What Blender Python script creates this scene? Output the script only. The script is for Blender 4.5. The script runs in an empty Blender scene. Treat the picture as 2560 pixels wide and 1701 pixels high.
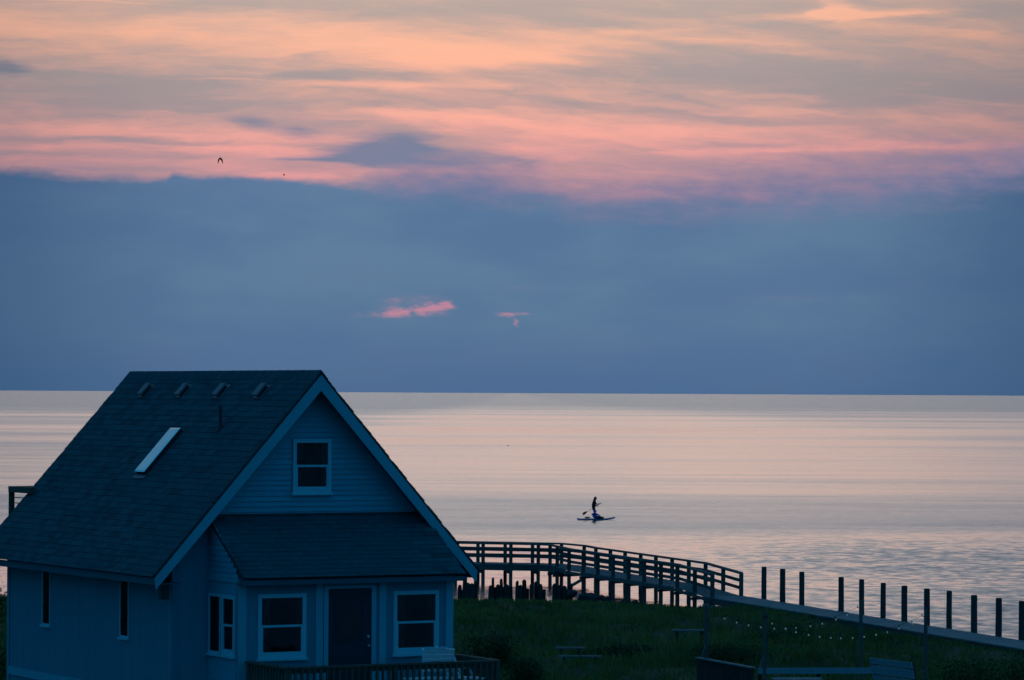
import bpy, bmesh, math, random
import numpy as np
from mathutils import Vector, Matrix

random.seed(7)
RNG = np.random.default_rng(11)
scene = bpy.context.scene
COL = scene.collection
R = math.radians

# ------------------------------------------------------------------ camera
# A long lens on a high porch: 9.5 m above the sound, looking north over the cottage.
EYE = 9.5
cam_data = bpy.data.cameras.new('camera')
cam_data.sensor_width = 36.0
cam_data.lens = 36.0 * 9000.0 / 2560.0
cam_data.clip_start = 0.5
cam_data.clip_end = 200000.0
camera = bpy.data.objects.new('camera', cam_data)
COL.objects.link(camera)
camera.location = (0.0, 0.0, EYE)
camera.rotation_mode = 'XYZ'
pitch = math.atan2(132.0, 9000.0)
camera.matrix_world = (Matrix.Translation((0, 0, EYE)) @ Matrix.Rotation(R(90) + pitch, 4, 'X')
                       @ Matrix.Rotation(R(0.29), 4, 'Z'))
scene.camera = camera

# ------------------------------------------------------------------ view
scene.render.engine = 'CYCLES'
scene.view_settings.view_transform = 'Standard'
scene.view_settings.look = 'None'
scene.view_settings.exposure = 0.0
scene.view_settings.gamma = 1.0
scene.view_settings.use_curve_mapping = False
scene.cycles.use_denoising = True
scene.cycles.use_adaptive_sampling = True
scene.cycles.adaptive_threshold = 0.02
scene.cycles.adaptive_min_samples = 12
scene.cycles.max_bounces = 6
scene.cycles.glossy_bounces = 3
scene.cycles.sample_clamp_indirect = 4.0


# ------------------------------------------------------------------ node helper
class Net:
    """Small wrapper that lets numbers, tuples and sockets be wired alike."""
    def __init__(self, tree):
        self.t = tree

    def node(self, kind, ins=(), out=0, **props):
        n = self.t.nodes.new(kind)
        for k, v in props.items():
            setattr(n, k, v)
        items = ins.items() if isinstance(ins, dict) else enumerate(ins)
        for k, v in items:
            self.put(n.inputs[k], v)
        return n.outputs[out]

    def put(self, sock, v):
        if v is None:
            return
        if isinstance(v, bpy.types.NodeSocket):
            self.t.links.new(v, sock)
        else:
            if isinstance(v, (tuple, list)) and len(v) == 3 and sock.type == 'RGBA':
                v = (*v, 1.0)
            sock.default_value = v

    def m(self, op, a, b=None, c=None, clamp=False):
        return self.node('ShaderNodeMath', [a, b, c], operation=op, use_clamp=clamp)

    def vm(self, op, a, b=None, out=0):
        return self.node('ShaderNodeVectorMath', [a, b], out=out, operation=op)

    def xyz(self, x, y, z=0.0):
        return self.node('ShaderNodeCombineXYZ', [x, y, z])

    def sep(self, v):
        n = self.t.nodes.new('ShaderNodeSeparateXYZ')
        self.put(n.inputs[0], v)
        return n.outputs[0], n.outputs[1], n.outputs[2]

    def noise(self, vec, scale, detail=3.0, rough=0.5, distort=0.0, color=False, dims='3D'):
        n = self.t.nodes.new('ShaderNodeTexNoise')
        n.noise_dimensions = dims
        self.put(n.inputs['Vector'], vec)
        self.put(n.inputs['Scale'], scale)
        self.put(n.inputs['Detail'], detail)
        self.put(n.inputs['Roughness'], rough)
        self.put(n.inputs['Distortion'], distort)
        return n.outputs['Color' if color else 'Fac']

    def ramp(self, fac, stops, interp='LINEAR'):
        n = self.t.nodes.new('ShaderNodeValToRGB')
        n.color_ramp.interpolation = interp
        el = n.color_ramp.elements
        while len(el) > 1:
            el.remove(el[-1])
        el[0].position = stops[0][0]
        el[0].color = (*stops[0][1], 1.0)
        for p, c in stops[1:]:
            e = el.new(p)
            e.color = (*c, 1.0)
        self.put(n.inputs[0], fac)
        return n.outputs[0]

    def maprange(self, v, a, b, c=0.0, d=1.0, smooth=True):
        n = self.t.nodes.new('ShaderNodeMapRange')
        n.interpolation_type = 'SMOOTHSTEP' if smooth else 'LINEAR'
        for i, x in enumerate((v, a, b, c, d)):
            self.put(n.inputs[i], x)
        return n.outputs[0]

    def mix(self, f, a, b, blend='MIX'):
        n = self.t.nodes.new('ShaderNodeMix')
        n.data_type = 'RGBA'
        n.blend_type = blend
        self.put(n.inputs[0], f)
        self.put(n.inputs[6], a)
        self.put(n.inputs[7], b)
        return n.outputs[2]


# ------------------------------------------------------------------ sky
# Cloud features of this evening sky, in degrees of azimuth (0 = north, + = east) and elevation:
# azimuth, elevation, half length, half thickness, tilt, weight.
ORANGE = [
    (-7.11,5.738,1.795,0.262,-3,0.55), (-4.7,5.647,1.933,0.276,-2,0.55), (-2.9,5.725,1.105,0.207,-6,0.45), (-0.69,5.391,1.795,0.29,3,1.0),
    (-2.28,5.487,1.381,0.207,-5,0.5), (0.34,5.362,1.174,0.18,8,0.55), (-2.49,4.892,1.381,0.062,0,0.75), (-0.69,4.873,1.381,0.097,-4,0.45),
    (-0.69,4.355,1.588,0.166,-2,0.9), (-1.93,4.439,1.105,0.083,-6,0.4), (1.17,4.192,1.519,0.138,-5,0.6), (0.76,3.879,0.76,0.097,2,0.6),
    (2.21,4.06,1.243,0.152,-3,0.45), (1.04,4.454,1.519,0.097,-9,0.4), (-6.77,4.152,2.279,0.069,-1,0.55), (-5.04,4.036,2.071,0.055,-2,0.6),
    (-7.46,3.872,1.795,0.069,1,0.45), (-4.28,3.854,1.312,0.097,-3,0.85), (-3.31,3.444,0.898,0.083,-7,0.5), (-6.42,3.636,1.933,0.097,-1,0.35),
    (2.0,5.73,0.76,0.055,4,0.6), (3.04,5.597,0.898,0.062,-9,0.55), (4.49,5.383,0.967,0.055,-9,0.35), (5.66,6.024,0.967,0.062,2,1.9),
    (5.04,6.06,0.26,0.12,0,1.8), (4.9,6.007,0.097,0.152,0,0.5), (7.25,5.708,1.243,0.069,-12,0.55), (6.08,5.861,1.036,0.062,-2,0.35),
    (3.25,4.79,1.381,0.062,-7,0.3), (2.21,4.646,1.381,0.11,-8,0.35), (4.97,4.453,1.795,0.083,-6,0.3), (6.01,3.906,2.279,0.069,3,0.75),
    (4.63,4.003,1.381,0.097,-2,0.35), (3.59,4.205,1.381,0.069,-4,0.35), (-4.01,5.202,0.414,0.055,0,0.2), (-4.77,4.942,0.898,0.021,0,0.45),
    (-6.84,6.133,1.105,0.014,-3,0.35), (-8.15,5.457,0.829,0.414,0,0.3), (3.94,3.861,1.381,0.055,2,0.4),
]
GRAY = [
    (-6.42,4.81,2.9,0.249,-1,0.6), (-2.62,5.043,1.657,0.069,2,0.55), (-0.21,5.083,0.414,0.041,0,0.2), (-0.55,4.833,0.829,0.041,-3,0.3),
    (-1.52,6.112,2.762,0.138,3,0.45), (2.21,6.062,2.417,0.18,2,0.4), (3.25,5.135,2.21,0.276,-6,0.6), (6.7,4.911,2.279,0.414,-4,0.65),
    (4.28,5.865,0.621,0.062,-2,0.35), (5.87,5.943,0.829,0.041,2,0.35), (7.73,6.09,1.036,0.276,-10,0.5), (-6.77,4.483,1.795,0.083,-2,0.5),
    (-4.28,4.579,1.381,0.097,-3,0.3), (1.17,4.641,1.381,0.069,-8,0.35), (-5.87,3.963,2.071,0.035,-2,0.5), (-7.11,3.75,2.071,0.041,0,0.4),
    (-5.52,6.195,2.071,0.083,-4,0.3), (-3.31,5.205,0.414,0.276,20,0.25),
]
BLUE = [
    (-8.01,5.071,0.32,0.13,-5,1.3), (-4.11,4.255,0.33,0.11,-16,0.85), (-3.37,4.135,0.34,0.12,-2,0.85), (-4.49,4.315,0.483,0.055,-10,0.3),
    (-2.25,3.80,0.74,0.18,8,1.3), (-1.95,3.99,0.58,0.13,4,0.85), (-1.50,3.90,0.45,0.13,-14,0.6),(-1.75,3.66,0.75,0.13,-3,0.75), (-3.18,3.701,0.76,0.048,2,0.75),
    (-0.35,3.74,0.55,0.12,-8,0.55), (-0.95,3.66,0.7,0.12,-2,0.45), (0.28,3.635,0.414,0.11,-8,0.5), (3.59,3.707,2.071,0.097,1,0.35),
    (-7.11,3.494,1.381,0.097,0,0.5), (7.39,3.775,1.519,0.083,4,0.5), (-6.01,4.584,0.173,0.055,-20,0.25),
]
PINK = [
    (-1.35,1.334,0.29,0.062,5,1.0), (-1.62,1.264,0.311,0.062,2,0.65), (-1.04,1.391,0.11,0.041,8,0.8), (-1.95,1.235,0.55,0.06,0,0.45),
    (-1.55,1.42,0.5,0.13,6,0.38), (-0.06,1.237,0.11,0.035,-5,0.95), (0.01,1.134,0.048,0.062,0,0.6), (0.17,1.259,0.152,0.028,0,0.4),
    (0.14,1.646,0.483,0.041,-6,0.14), (-1.93,1.829,0.829,0.055,-2,0.12), (6.35,1.733,2.417,0.11,4,0.07), (3.94,1.513,1.381,0.083,0,0.12),
]

# top of the blue cloud bank: azimuth, elevation, softness
BANK = [(-14.36, 3.423, 0.055), (-8.15, 3.489, 0.062), (-7.73, 3.47, 0.069), (-6.77, 3.365, 0.062),
        (-5.49, 3.357, 0.041), (-5.36, 3.441, 0.035), (-5.11, 3.401, 0.035), (-4.56, 3.404, 0.035),
        (-4.01, 3.386, 0.035), (-3.31, 3.341, 0.035), (-2.62, 3.296, 0.055), (-2.2, 3.40, 0.13), (-1.8, 3.50, 0.18),
        (-1.24, 3.56, 0.20), (-0.55, 3.60, 0.235), (0.41, 3.42, 0.20), (1.04, 3.24, 0.20),
        (2.21, 3.334, 0.235), (3.59, 3.50, 0.33), (5.66, 3.64, 0.34), (7.04, 3.76, 0.30),
        (8.15, 3.84, 0.26), (13.95, 4.15, 0.25)]


def build_world():
    world = bpy.data.worlds.new('World')
    scene.world = world
    world.use_nodes = True
    world.cycles.sampling_method = 'NONE'
    t = world.node_tree
    n = Net(t)
    t.nodes.remove(t.nodes['Background'])
    d = n.vm('NORMALIZE', n.node('ShaderNodeTexCoord', out=0))
    x, y, z = n.sep(d)
    deg = 57.29578
    az = n.m('MULTIPLY', n.m('ARCTAN2', x, y), deg)
    el = n.m('MULTIPLY', n.m('ARCSINE', z), deg)
    turn = n.m('ABSOLUTE', az)
    eln = n.m('DIVIDE', el, 90.0, clamp=True)

    def nz(ax, kx, ky, off, detail, rough, ay=el, color=False):
        return n.noise(n.xyz(n.m('MULTIPLY_ADD', ax, kx, off), n.m('MULTIPLY_ADD', ay, ky, off * 1.7)), 1.0, detail, rough, color=color, dims='2D')

    def blobs(ax, ay, feats, total):
        for (fa, fe, L, T, tilt, w) in feats:
            c, sn = math.cos(R(tilt) * 0.55), math.sin(R(tilt) * 0.55)
            u = n.m('MULTIPLY_ADD', ax, c / L, -(fa * c + fe * sn) / L)
            u = n.m('MULTIPLY_ADD', ay, sn / L, u)
            v = n.m('MULTIPLY_ADD', ax, -sn / T, (fa * sn - fe * c) / T)
            v = n.m('MULTIPLY_ADD', ay, c / T, v)
            q = n.m('MULTIPLY_ADD', v, v, n.m('MULTIPLY', u, u))
            total = n.m('MULTIPLY_ADD', n.m('POWER', 0.4066, q), w, total)
        return total

    def taupe():
        return n.ramp(eln, [(3.2 / 90, (0.40, 0.26, 0.31)), (4.0 / 90, (0.40, 0.29, 0.315)), (4.8 / 90, (0.38, 0.315, 0.32)),
                            (6.3 / 90, (0.50, 0.395, 0.355)), (9.0 / 90, (0.53, 0.46, 0.45)), (12 / 90, (0.42, 0.45, 0.485)), (16 / 90, (0.31, 0.38, 0.445)),
                            (24 / 90, (0.17, 0.26, 0.34)), (45 / 90, (0.06, 0.18, 0.32)), (1.0, (0.02, 0.15, 0.31))])

    def warm():
        return n.ramp(eln, [(3.2 / 90, (0.82, 0.33, 0.34)), (3.9 / 90, (0.95, 0.39, 0.34)), (4.6 / 90, (1.0, 0.46, 0.34)),
                            (5.5 / 90, (1.0, 0.495, 0.33)), (8.0 / 90, (1.0, 0.60, 0.44)), (12 / 90, (0.66, 0.54, 0.50)), (16 / 90, (0.39, 0.41, 0.46)),
                            (24 / 90, (0.20, 0.27, 0.34)), (45 / 90, (0.06, 0.18, 0.32)), (1.0, (0.02, 0.15, 0.31))])

    # twilight scattering from a sun that is already down
    sky = t.nodes.new('ShaderNodeTexSky')
    sky.sky_type = 'NISHITA'
    sky.sun_disc = False
    sky.sun_elevation = R(-1.5)
    sky.sun_rotation = R(0.0)
    glow = n.vm('SCALE', sky.outputs[0])
    glow.node.inputs['Scale'].default_value = 0.003

    def shader(col):
        return n.node('ShaderNodeBackground', [n.vm('ADD', col, glow), 1.0])

    # ---- the vault beyond the sunset window: broad sheets falling to deep dusk blue
    sheet = nz(az, 0.10, 0.55, 5.0, 3.0, 0.55)
    far = n.mix(n.maprange(sheet, 0.30, 0.66), taupe(), warm())
    far = n.mix(n.maprange(n.m('MULTIPLY_ADD', n.m('SUBTRACT', sheet, 0.5), 0.9, el), 4.1, 3.3), far, (0.045, 0.105, 0.225))
    dusk = n.ramp(eln, [(0.0, (0.012, 0.106, 0.230)), (0.12, (0.013, 0.138, 0.300)), (0.4, (0.014, 0.162, 0.350)), (1.0, (0.02, 0.16, 0.33))])
    far = n.mix(n.m('MULTIPLY', n.maprange(turn, 2.0, 11.0), 0.42), far, n.mix(1.0, far, (0.40, 0.44, 0.55), 'MULTIPLY'))
    far = n.mix(n.maprange(turn, 7.0, 50.0), far, dusk)
    far = n.mix(n.maprange(el, -0.3, 0.0), (0.02, 0.05, 0.10), far)

    # ---- the bank of blue cloud lying on the horizon
    sp2 = nz(az, 0.9, 7.0, 3.7, 3.0, 0.6, color=True)
    w2x, w2y, w2z = n.sep(sp2)
    saz = n.m('MULTIPLY_ADD', n.m('SUBTRACT', w2x, 0.5), 0.5, az)
    sel = n.m('MULTIPLY_ADD', n.m('SUBTRACT', w2y, 0.5), 0.10, el)
    puff = nz(az, 2.4, 5.0, 2.2, 5.0, 0.58)
    bankcol = n.ramp(n.m('DIVIDE', el, 5.0, clamp=True),
                     [(0.0, (0.076, 0.148, 0.282)), (0.08, (0.084, 0.162, 0.296)), (0.25, (0.104, 0.198, 0.322)), (0.45, (0.110, 0.204, 0.334)),
                      (0.60, (0.112, 0.206, 0.340)), (0.70, (0.118, 0.200, 0.345)), (0.80, (0.160, 0.200, 0.345))])
    mott = nz(az, 0.35, 1.1, 4.4, 4.0, 0.5)
    bankcol = n.mix(n.maprange(mott, 0.28, 0.72, 0.0, 0.5), bankcol, (0.068, 0.150, 0.300))
    ends = n.m('MAXIMUM', n.maprange(az, -4.0, -9.5), n.maprange(az, 4.0, 10.0))
    bankcol = n.mix(n.m('MULTIPLY', ends, 0.85), bankcol, (0.036, 0.098, 0.205))
    pk = blobs(saz, sel, PINK, 0.0)
    pk = n.m('MULTIPLY', pk, n.m('MULTIPLY_ADD', n.m('SUBTRACT', puff, 0.5), 4.5, 1.0))
    bankcol = n.mix(n.m('MULTIPLY', n.maprange(pk, 0.04, 1.30), 0.85), bankcol, (0.56, 0.245, 0.33))

    # ---- the lit high cloud
    w1x, w1y, w1z = n.sep(nz(az, 0.30, 1.6, 0.0, 3.0, 0.55, color=True))
    waz = n.m('MULTIPLY_ADD', n.m('SUBTRACT', w1x, 0.5), 1.6, az)
    waz = n.m('MULTIPLY_ADD', n.m('SUBTRACT', w2x, 0.5), 0.9, waz)
    wel = n.m('MULTIPLY_ADD', n.m('SUBTRACT', w1y, 0.5), 0.20, el)
    wel = n.m('MULTIPLY_ADD', n.m('SUBTRACT', w2y, 0.5), 0.14, wel)
    # the streaks slant down to the east
    sl = n.m('MULTIPLY_ADD', n.m('MAXIMUM', n.m('ADD', az, 1.0), -1.0), 0.085, wel)
    f1 = nz(waz, 0.46, 3.7, 1.3, 5.0, 0.60, ay=sl)
    f2 = nz(waz, 1.4, 9.5, 7.1, 4.0, 0.60, ay=sl)
    f0 = n.m('MULTIPLY_ADD', n.m('SUBTRACT', f2, 0.5), 0.50, n.m('MULTIPLY', n.m('SUBTRACT', f1, 0.5), 1.75))
    s = blobs(waz, wel, [(*f[:5], f[5]) for f in ORANGE] + [(*f[:5], -f[5]) for f in GRAY], f0)
    upper = n.mix(n.maprange(s, -0.72, 1.40), taupe(), warm())
    bluec = blobs(saz, sel, BLUE, n.m('MULTIPLY', n.m('SUBTRACT', f2, 0.5), 0.9))
    blue_hi = n.mix(n.maprange(el, 3.6, 5.2), (0.150, 0.205, 0.335), (0.215, 0.235, 0.30))
    upper = n.mix(n.m('MULTIPLY', n.maprange(bluec, 0.02, 1.30), 0.88), upper, blue_hi)
    # dims away from the place where the sun went down
    side = n.m('MAXIMUM', n.maprange(az, -3.5, -11.0), n.maprange(az, 2.5, 10.5))
    upper = n.mix(n.m('MULTIPLY', side, 0.55), upper, n.mix(1.0, upper, (0.40, 0.44, 0.55), 'MULTIPLY'))
    # joint between the two along the cloud top
    br = n.ramp(n.m('DIVIDE', n.m('ADD', az, 15.0), 30.0, clamp=True),
                [((a + 15) / 30, (e / 5, sft, 0)) for a, e, sft in BANK])
    sepc = n.t.nodes.new('ShaderNodeSeparateColor')
    n.put(sepc.inputs[0], br)
    btop = n.m('MULTIPLY', sepc.outputs[0], 5.0)
    bsoft = sepc.outputs[1]
    wave = nz(az, 0.8, 4.0, 9.2, 4.0, 0.6)
    d_b = n.m('SUBTRACT', btop, el)
    d_b = n.m('MULTIPLY_ADD', n.m('SUBTRACT', puff, 0.5), n.m('MULTIPLY_ADD', bsoft, 0.9, 0.07), d_b)
    d_b = n.m('MULTIPLY_ADD', n.m('SUBTRACT', wave, 0.5), n.m('MULTIPLY', bsoft, 2.2), d_b)
    bank = n.maprange(n.m('DIVIDE', d_b, n.m('MULTIPLY', bsoft, 1.8)), -1.0, 1.0)
    # purple where the thin top of the bank lets the glow through
    bank_up = n.mix(n.m('MULTIPLY', n.maprange(n.m('DIVIDE', d_b, bsoft), 3.2, 0.0), n.maprange(bsoft, 0.06, 0.2)), bankcol, (0.215, 0.200, 0.335))
    both = n.mix(bank, upper, bank_up)

    low = n.maprange(el, 2.75, 2.45)                                      # wholly inside the bank
    away = n.m('MAXIMUM', n.maprange(el, 6.8, 8.6), n.maprange(turn, 10.5, 14.0))
    near = n.node('ShaderNodeMixShader', [low, shader(both), shader(bankcol)])
    out = n.node('ShaderNodeMixShader', [away, near, shader(far)])
    n.put(t.nodes['World Output'].inputs[0], out)


build_world()

# The sun has just gone down behind the bank: only a trace of direct warmth is left, from the north.
sun_data = bpy.data.lights.new('sun', 'SUN')
sun_data.energy = 0.002
sun_data.angle = R(25)
sun_data.color = (1.0, 0.62, 0.48)
sun = bpy.data.objects.new('sun', sun_data)
COL.objects.link(sun)
sun.rotation_euler = (R(-87), 0, 0)


# ------------------------------------------------------------------ materials
MATS = {}


def material(name, color, rough=0.75, var=0.12, scale=4.0, bump=0.0, spec=0.3, metallic=0.0, stretch=(1, 1, 1), grain=0.0):
    """Plain painted / wooden / leafy surface with uneven tone."""
    m = bpy.data.materials.new(name)
    m.use_nodes = True
    t = m.node_tree
    n = Net(t)
    b = t.nodes['Principled BSDF']
    co = n.node('ShaderNodeTexCoord', out=3)
    mp = n.node('ShaderNodeMapping', {0: co, 'Scale': tuple(stretch)})
    nz = n.noise(mp, scale, 5.0, 0.6)
    oi = n.node('ShaderNodeObjectInfo', out=5)
    k = n.m('MULTIPLY_ADD', n.m('SUBTRACT', nz, 0.5), 2.2 * var, 1.0)
    k = n.m('MULTIPLY_ADD', n.m('SUBTRACT', oi, 0.5), var, k)
    if grain:
        ri = n.node('ShaderNodeNewGeometry', out=8)
        k = n.m('MULTIPLY_ADD', n.m('SUBTRACT', ri, 0.5), grain, k)
    cc = n.vm('MULTIPLY', tuple(color), n.xyz(k, k, k))
    n.put(b.inputs['Base Color'], cc)
    b.inputs['Roughness'].default_value = rough
    b.inputs['Specular IOR Level'].default_value = spec
    b.inputs['Metallic'].default_value = metallic
    if bump:
        bn = n.node('ShaderNodeBump', {'Strength': bump, 'Distance': 0.01, 'Height': n.noise(mp, scale * 6, 4.0, 0.6)})
        n.put(b.inputs['Normal'], bn)
    MATS[name] = m
    return m


def water_material():
    m = bpy.data.materials.new('sound_water')
    m.use_nodes = True
    t = m.node_tree
    n = Net(t)
    t.nodes.remove(t.nodes['Principled BSDF'])
    co = n.node('ShaderNodeNewGeometry', out=0)
    px, py, pz = n.sep(co)
    # wind patches: long lanes of rougher and smoother water lying across the sound
    la = n.noise(n.xyz(n.m('MULTIPLY', px, 0.0010), n.m('MULTIPLY', py, 0.0060), 0.0), 1.0, 7.0, 0.56)
    lb = n.noise(n.xyz(n.m('MULTIPLY', px, 0.012), n.m('MULTIPLY', py, 0.075), 3.0), 1.0, 5.0, 0.6)
    lanes = n.m('MULTIPLY_ADD', n.m('SUBTRACT', lb, 0.5), 0.6, la)
    # close to the shore a breeze wrinkles the surface
    edge = n.m('MULTIPLY_ADD', n.m('SUBTRACT', la, 0.5), 90.0, py)
    edge = n.m('MULTIPLY_ADD', px, -0.35, edge)
    near = n.maprange(edge, 262.0, 205.0)
    # ripples as slopes of the surface
    r1 = n.noise(n.xyz(n.m('MULTIPLY', px, 1.1), n.m('MULTIPLY', py, 0.72), 0.0), 1.0, 4.0, 0.6, color=True)
    r2 = n.noise(n.xyz(n.m('MULTIPLY', px, 0.10), n.m('MULTIPLY', py, 0.16), 4.0), 1.0, 3.0, 0.5, color=True)
    a1x, a1y, a1z = n.sep(r1)
    a2x, a2y, a2z = n.sep(r2)
    breeze = n.m('MULTIPLY', near, n.maprange(px, -4.0, 24.0, 1.0, 2.1))
    amp1 = n.m('MULTIPLY_ADD', breeze, 0.125, 0.040)
    amp2 = n.m('MULTIPLY_ADD', near, 0.05, 0.02)
    sx = n.m('ADD', n.m('MULTIPLY', n.m('SUBTRACT', a1x, 0.5), amp1), n.m('MULTIPLY', n.m('SUBTRACT', a2x, 0.5), amp2))
    sy = n.m('ADD', n.m('MULTIPLY', n.m('SUBTRACT', a1y, 0.5), amp1), n.m('MULTIPLY', n.m('SUBTRACT', a2y, 0.5), amp2))
    # wavelets run in to the south shore, so their steeper faces lean that way; steeper in the wind lanes and far out
    lane = n.maprange(lanes, 0.34, 0.66, 0.08, 0.60, smooth=False)
    lane = n.m('ADD', lane, n.maprange(py, 900.0, 3000.0, 0.0, 0.75))
    lane = n.m('ADD', lane, n.maprange(px, -15.0, -75.0, 0.0, 0.42))
    lane = n.m('ADD', lane, n.maprange(px, 35.0, 130.0, 0.0, 0.25))
    lane = n.m('ADD', lane, n.maprange(py, 430.0, 290.0, 0.0, 0.28))
    lane = n.m('MULTIPLY_ADD', near, -0.45, lane)
    lane = n.m('MAXIMUM', n.m('MINIMUM', lane, 1.15), 0.0)
    tilt = n.m('MULTIPLY_ADD', lane, 0.070, 0.039)
    tilt = n.m('MULTIPLY_ADD', near, -0.029, tilt)
    tilt = n.m('MULTIPLY_ADD', n.m('MAXIMUM', n.m('SUBTRACT', breeze, 1.0), 0.0), 0.065, tilt)
    sy = n.m('MINIMUM', n.m('SUBTRACT', sy, tilt), -0.004)
    nrm = n.vm('NORMALIZE', n.xyz(sx, sy, 1.0))
    rough = n.m('MULTIPLY_ADD', lane, 0.05, 0.135)
    gl = n.node('ShaderNodeBsdfGlossy', {'Color': (0.93, 0.95, 0.96, 1), 'Roughness': rough, 'Normal': nrm})
    df = n.node('ShaderNodeBsdfDiffuse', {'Color': (0.02, 0.045, 0.06, 1)})
    lw = n.node('ShaderNodeFresnel', {'IOR': 1.333, 'Normal': nrm})
    fac = n.maprange(lw, 0.02, 0.62, 0.04, 0.97, smooth=False)
    sh = n.node('ShaderNodeMixShader', [fac, df, gl])
    n.put(t.nodes['Material Output'].inputs[0], sh)
    MATS['water'] = m
    return m



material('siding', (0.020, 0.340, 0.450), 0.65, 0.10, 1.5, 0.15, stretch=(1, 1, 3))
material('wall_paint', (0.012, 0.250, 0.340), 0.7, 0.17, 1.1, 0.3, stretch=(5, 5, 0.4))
material('trim', (0.040, 0.40, 0.50), 0.6, 0.10, 2.0, 0.1)
material('window_trim', (0.16, 0.56, 0.66), 0.5, 0.08, 2.0)
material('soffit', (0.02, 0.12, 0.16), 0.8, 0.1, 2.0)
material('shingle', (0.006, 0.082, 0.102), 0.9, 0.14, 7.0, 0.4, spec=0.12, grain=0.5)
material('roof_deck', (0.030, 0.055, 0.060), 0.9, 0.15, 5.0)
material('vent_metal', (0.06, 0.14, 0.16), 0.5, 0.1, 5.0)
material('dark_metal', (0.03, 0.035, 0.04), 0.5, 0.1, 5.0)
material('bright_metal', (0.45, 0.5, 0.5), 0.3, 0.05, 5.0, metallic=0.6)
material('door_paint', (0.010, 0.028, 0.045), 0.5, 0.1, 3.0)
material('curtain', (0.022, 0.045, 0.052), 0.9, 0.3, 3.0, 0.0, stretch=(6, 6, 0.6))
material('interior', (0.005, 0.007, 0.008), 0.9, 0.2, 2.0)
material('skylight_dome', (0.78, 0.95, 0.92), 0.16, 0.04, 2.0, spec=0.6, metallic=0.85)
material('deck_wood', (0.085, 0.080, 0.062), 0.8, 0.25, 3.0, 0.3, stretch=(1, 1, 1), grain=0.3)
material('pier_wood', (0.075, 0.090, 0.088), 0.85, 0.25, 2.5, 0.4, grain=0.3)
material('pier_deck', (0.175, 0.200, 0.205), 0.8, 0.2, 1.5, 0.3, grain=0.3)
material('old_wood', (0.030, 0.032, 0.032), 0.9, 0.3, 2.5, 0.5, grain=0.3)
material('piling_wood', (0.040, 0.050, 0.050), 0.9, 0.25, 2.5, 0.5)
material('chair_white', (0.86, 0.88, 0.92), 0.45, 0.04, 3.0)
material('pale_wood', (0.13, 0.17, 0.18), 0.8, 0.2, 3.0, 0.3, grain=0.2)
material('blue_slat', (0.20, 0.31, 0.36), 0.75, 0.2, 3.0, 0.3)
material('rock', (0.045, 0.045, 0.045), 0.9, 0.3, 2.0, 0.6)
material('earth', (0.016, 0.042, 0.016), 0.95, 0.3, 0.15, 0.5)
material('grass', (0.100, 0.165, 0.062), 0.85, 0.75, 0.11, 0.0, spec=0.1, grain=0.4)
material('leaf', (0.028, 0.062, 0.024), 0.8, 0.3, 0.5, 0.0, spec=0.15, grain=0.6)
material('bark', (0.045, 0.038, 0.030), 0.9, 0.3, 3.0, 0.5)
material('cable', (0.02, 0.02, 0.02), 0.6, 0.1, 3.0)
material('dark_cloth', (0.012, 0.012, 0.014), 0.8, 0.1, 5.0)
material('skin_dusk', (0.16, 0.10, 0.075), 0.6, 0.05, 5.0)
material('hair', (0.012, 0.009, 0.008), 0.6, 0.1, 20.0)
material('blue_cloth', (0.030, 0.11, 0.42), 0.75, 0.1, 5.0)
material('board_blue', (0.10, 0.20, 0.34), 0.4, 0.05, 3.0)
material('board_deck', (0.03, 0.05, 0.09), 0.7, 0.1, 6.0)
material('paddle_shaft', (0.30, 0.26, 0.22), 0.5, 0.05, 5.0)
material('feather', (0.020, 0.018, 0.018), 0.8, 0.1, 5.0)


def glass_material():
    m = bpy.data.materials.new('window_glass')
    m.use_nodes = True
    t = m.node_tree
    n = Net(t)
    t.nodes.remove(t.nodes['Principled BSDF'])
    co = n.node('ShaderNodeTexCoord', out=3)
    bn = n.node('ShaderNodeBump', {'Strength': 0.2, 'Distance': 0.02, 'Height': n.noise(co, 1.6, 2.0, 0.5)})
    gl = n.node('ShaderNodeBsdfGlossy', {'Color': (0.9, 0.95, 1.0, 1), 'Roughness': 0.04, 'Normal': bn})
    tr = n.node('ShaderNodeBsdfTransparent', [(0.75, 0.8, 0.8, 1)])
    fr = n.node('ShaderNodeFresnel', {'IOR': 1.3})
    n.put(t.nodes['Material Output'].inputs[0], n.node('ShaderNodeMixShader', [fr, tr, gl]))
    MATS['glass'] = m


def bulb_material():
    m = bpy.data.materials.new('bulb_glow')
    m.use_nodes = True
    b = m.node_tree.nodes['Principled BSDF']
    b.inputs['Base Color'].default_value = (0.8, 0.82, 0.78, 1)
    b.inputs['Emission Color'].default_value = (0.85, 1.0, 0.85, 1)
    b.inputs['Emission Strength'].default_value = 0.07
    MATS['bulb'] = m


glass_material()
bulb_material()


def let_light_through(name, share, tint):
    """Thin blades pass part of the light that falls on their far side."""
    t = MATS[name].node_tree
    n = Net(t)
    b = t.nodes['Principled BSDF']
    src = b.inputs['Base Color'].links[0].from_socket
    tr = n.node('ShaderNodeBsdfTranslucent', [n.vm('MULTIPLY', src, tint)])
    mx = n.node('ShaderNodeMixShader', [share, b.outputs[0], tr])
    n.put(t.nodes['Material Output'].inputs[0], mx)


let_light_through('grass', 0.45, (1.0, 1.05, 0.6))
let_light_through('leaf', 0.25, (0.9, 1.0, 0.6))


# ------------------------------------------------------------------ object helpers
def tag(o, label=None, category=None, group=None, kind=None):
    for k, v in (('label', label), ('category', category), ('group', group), ('kind', kind)):
        if v:
            o[k] = v
    return o


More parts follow.
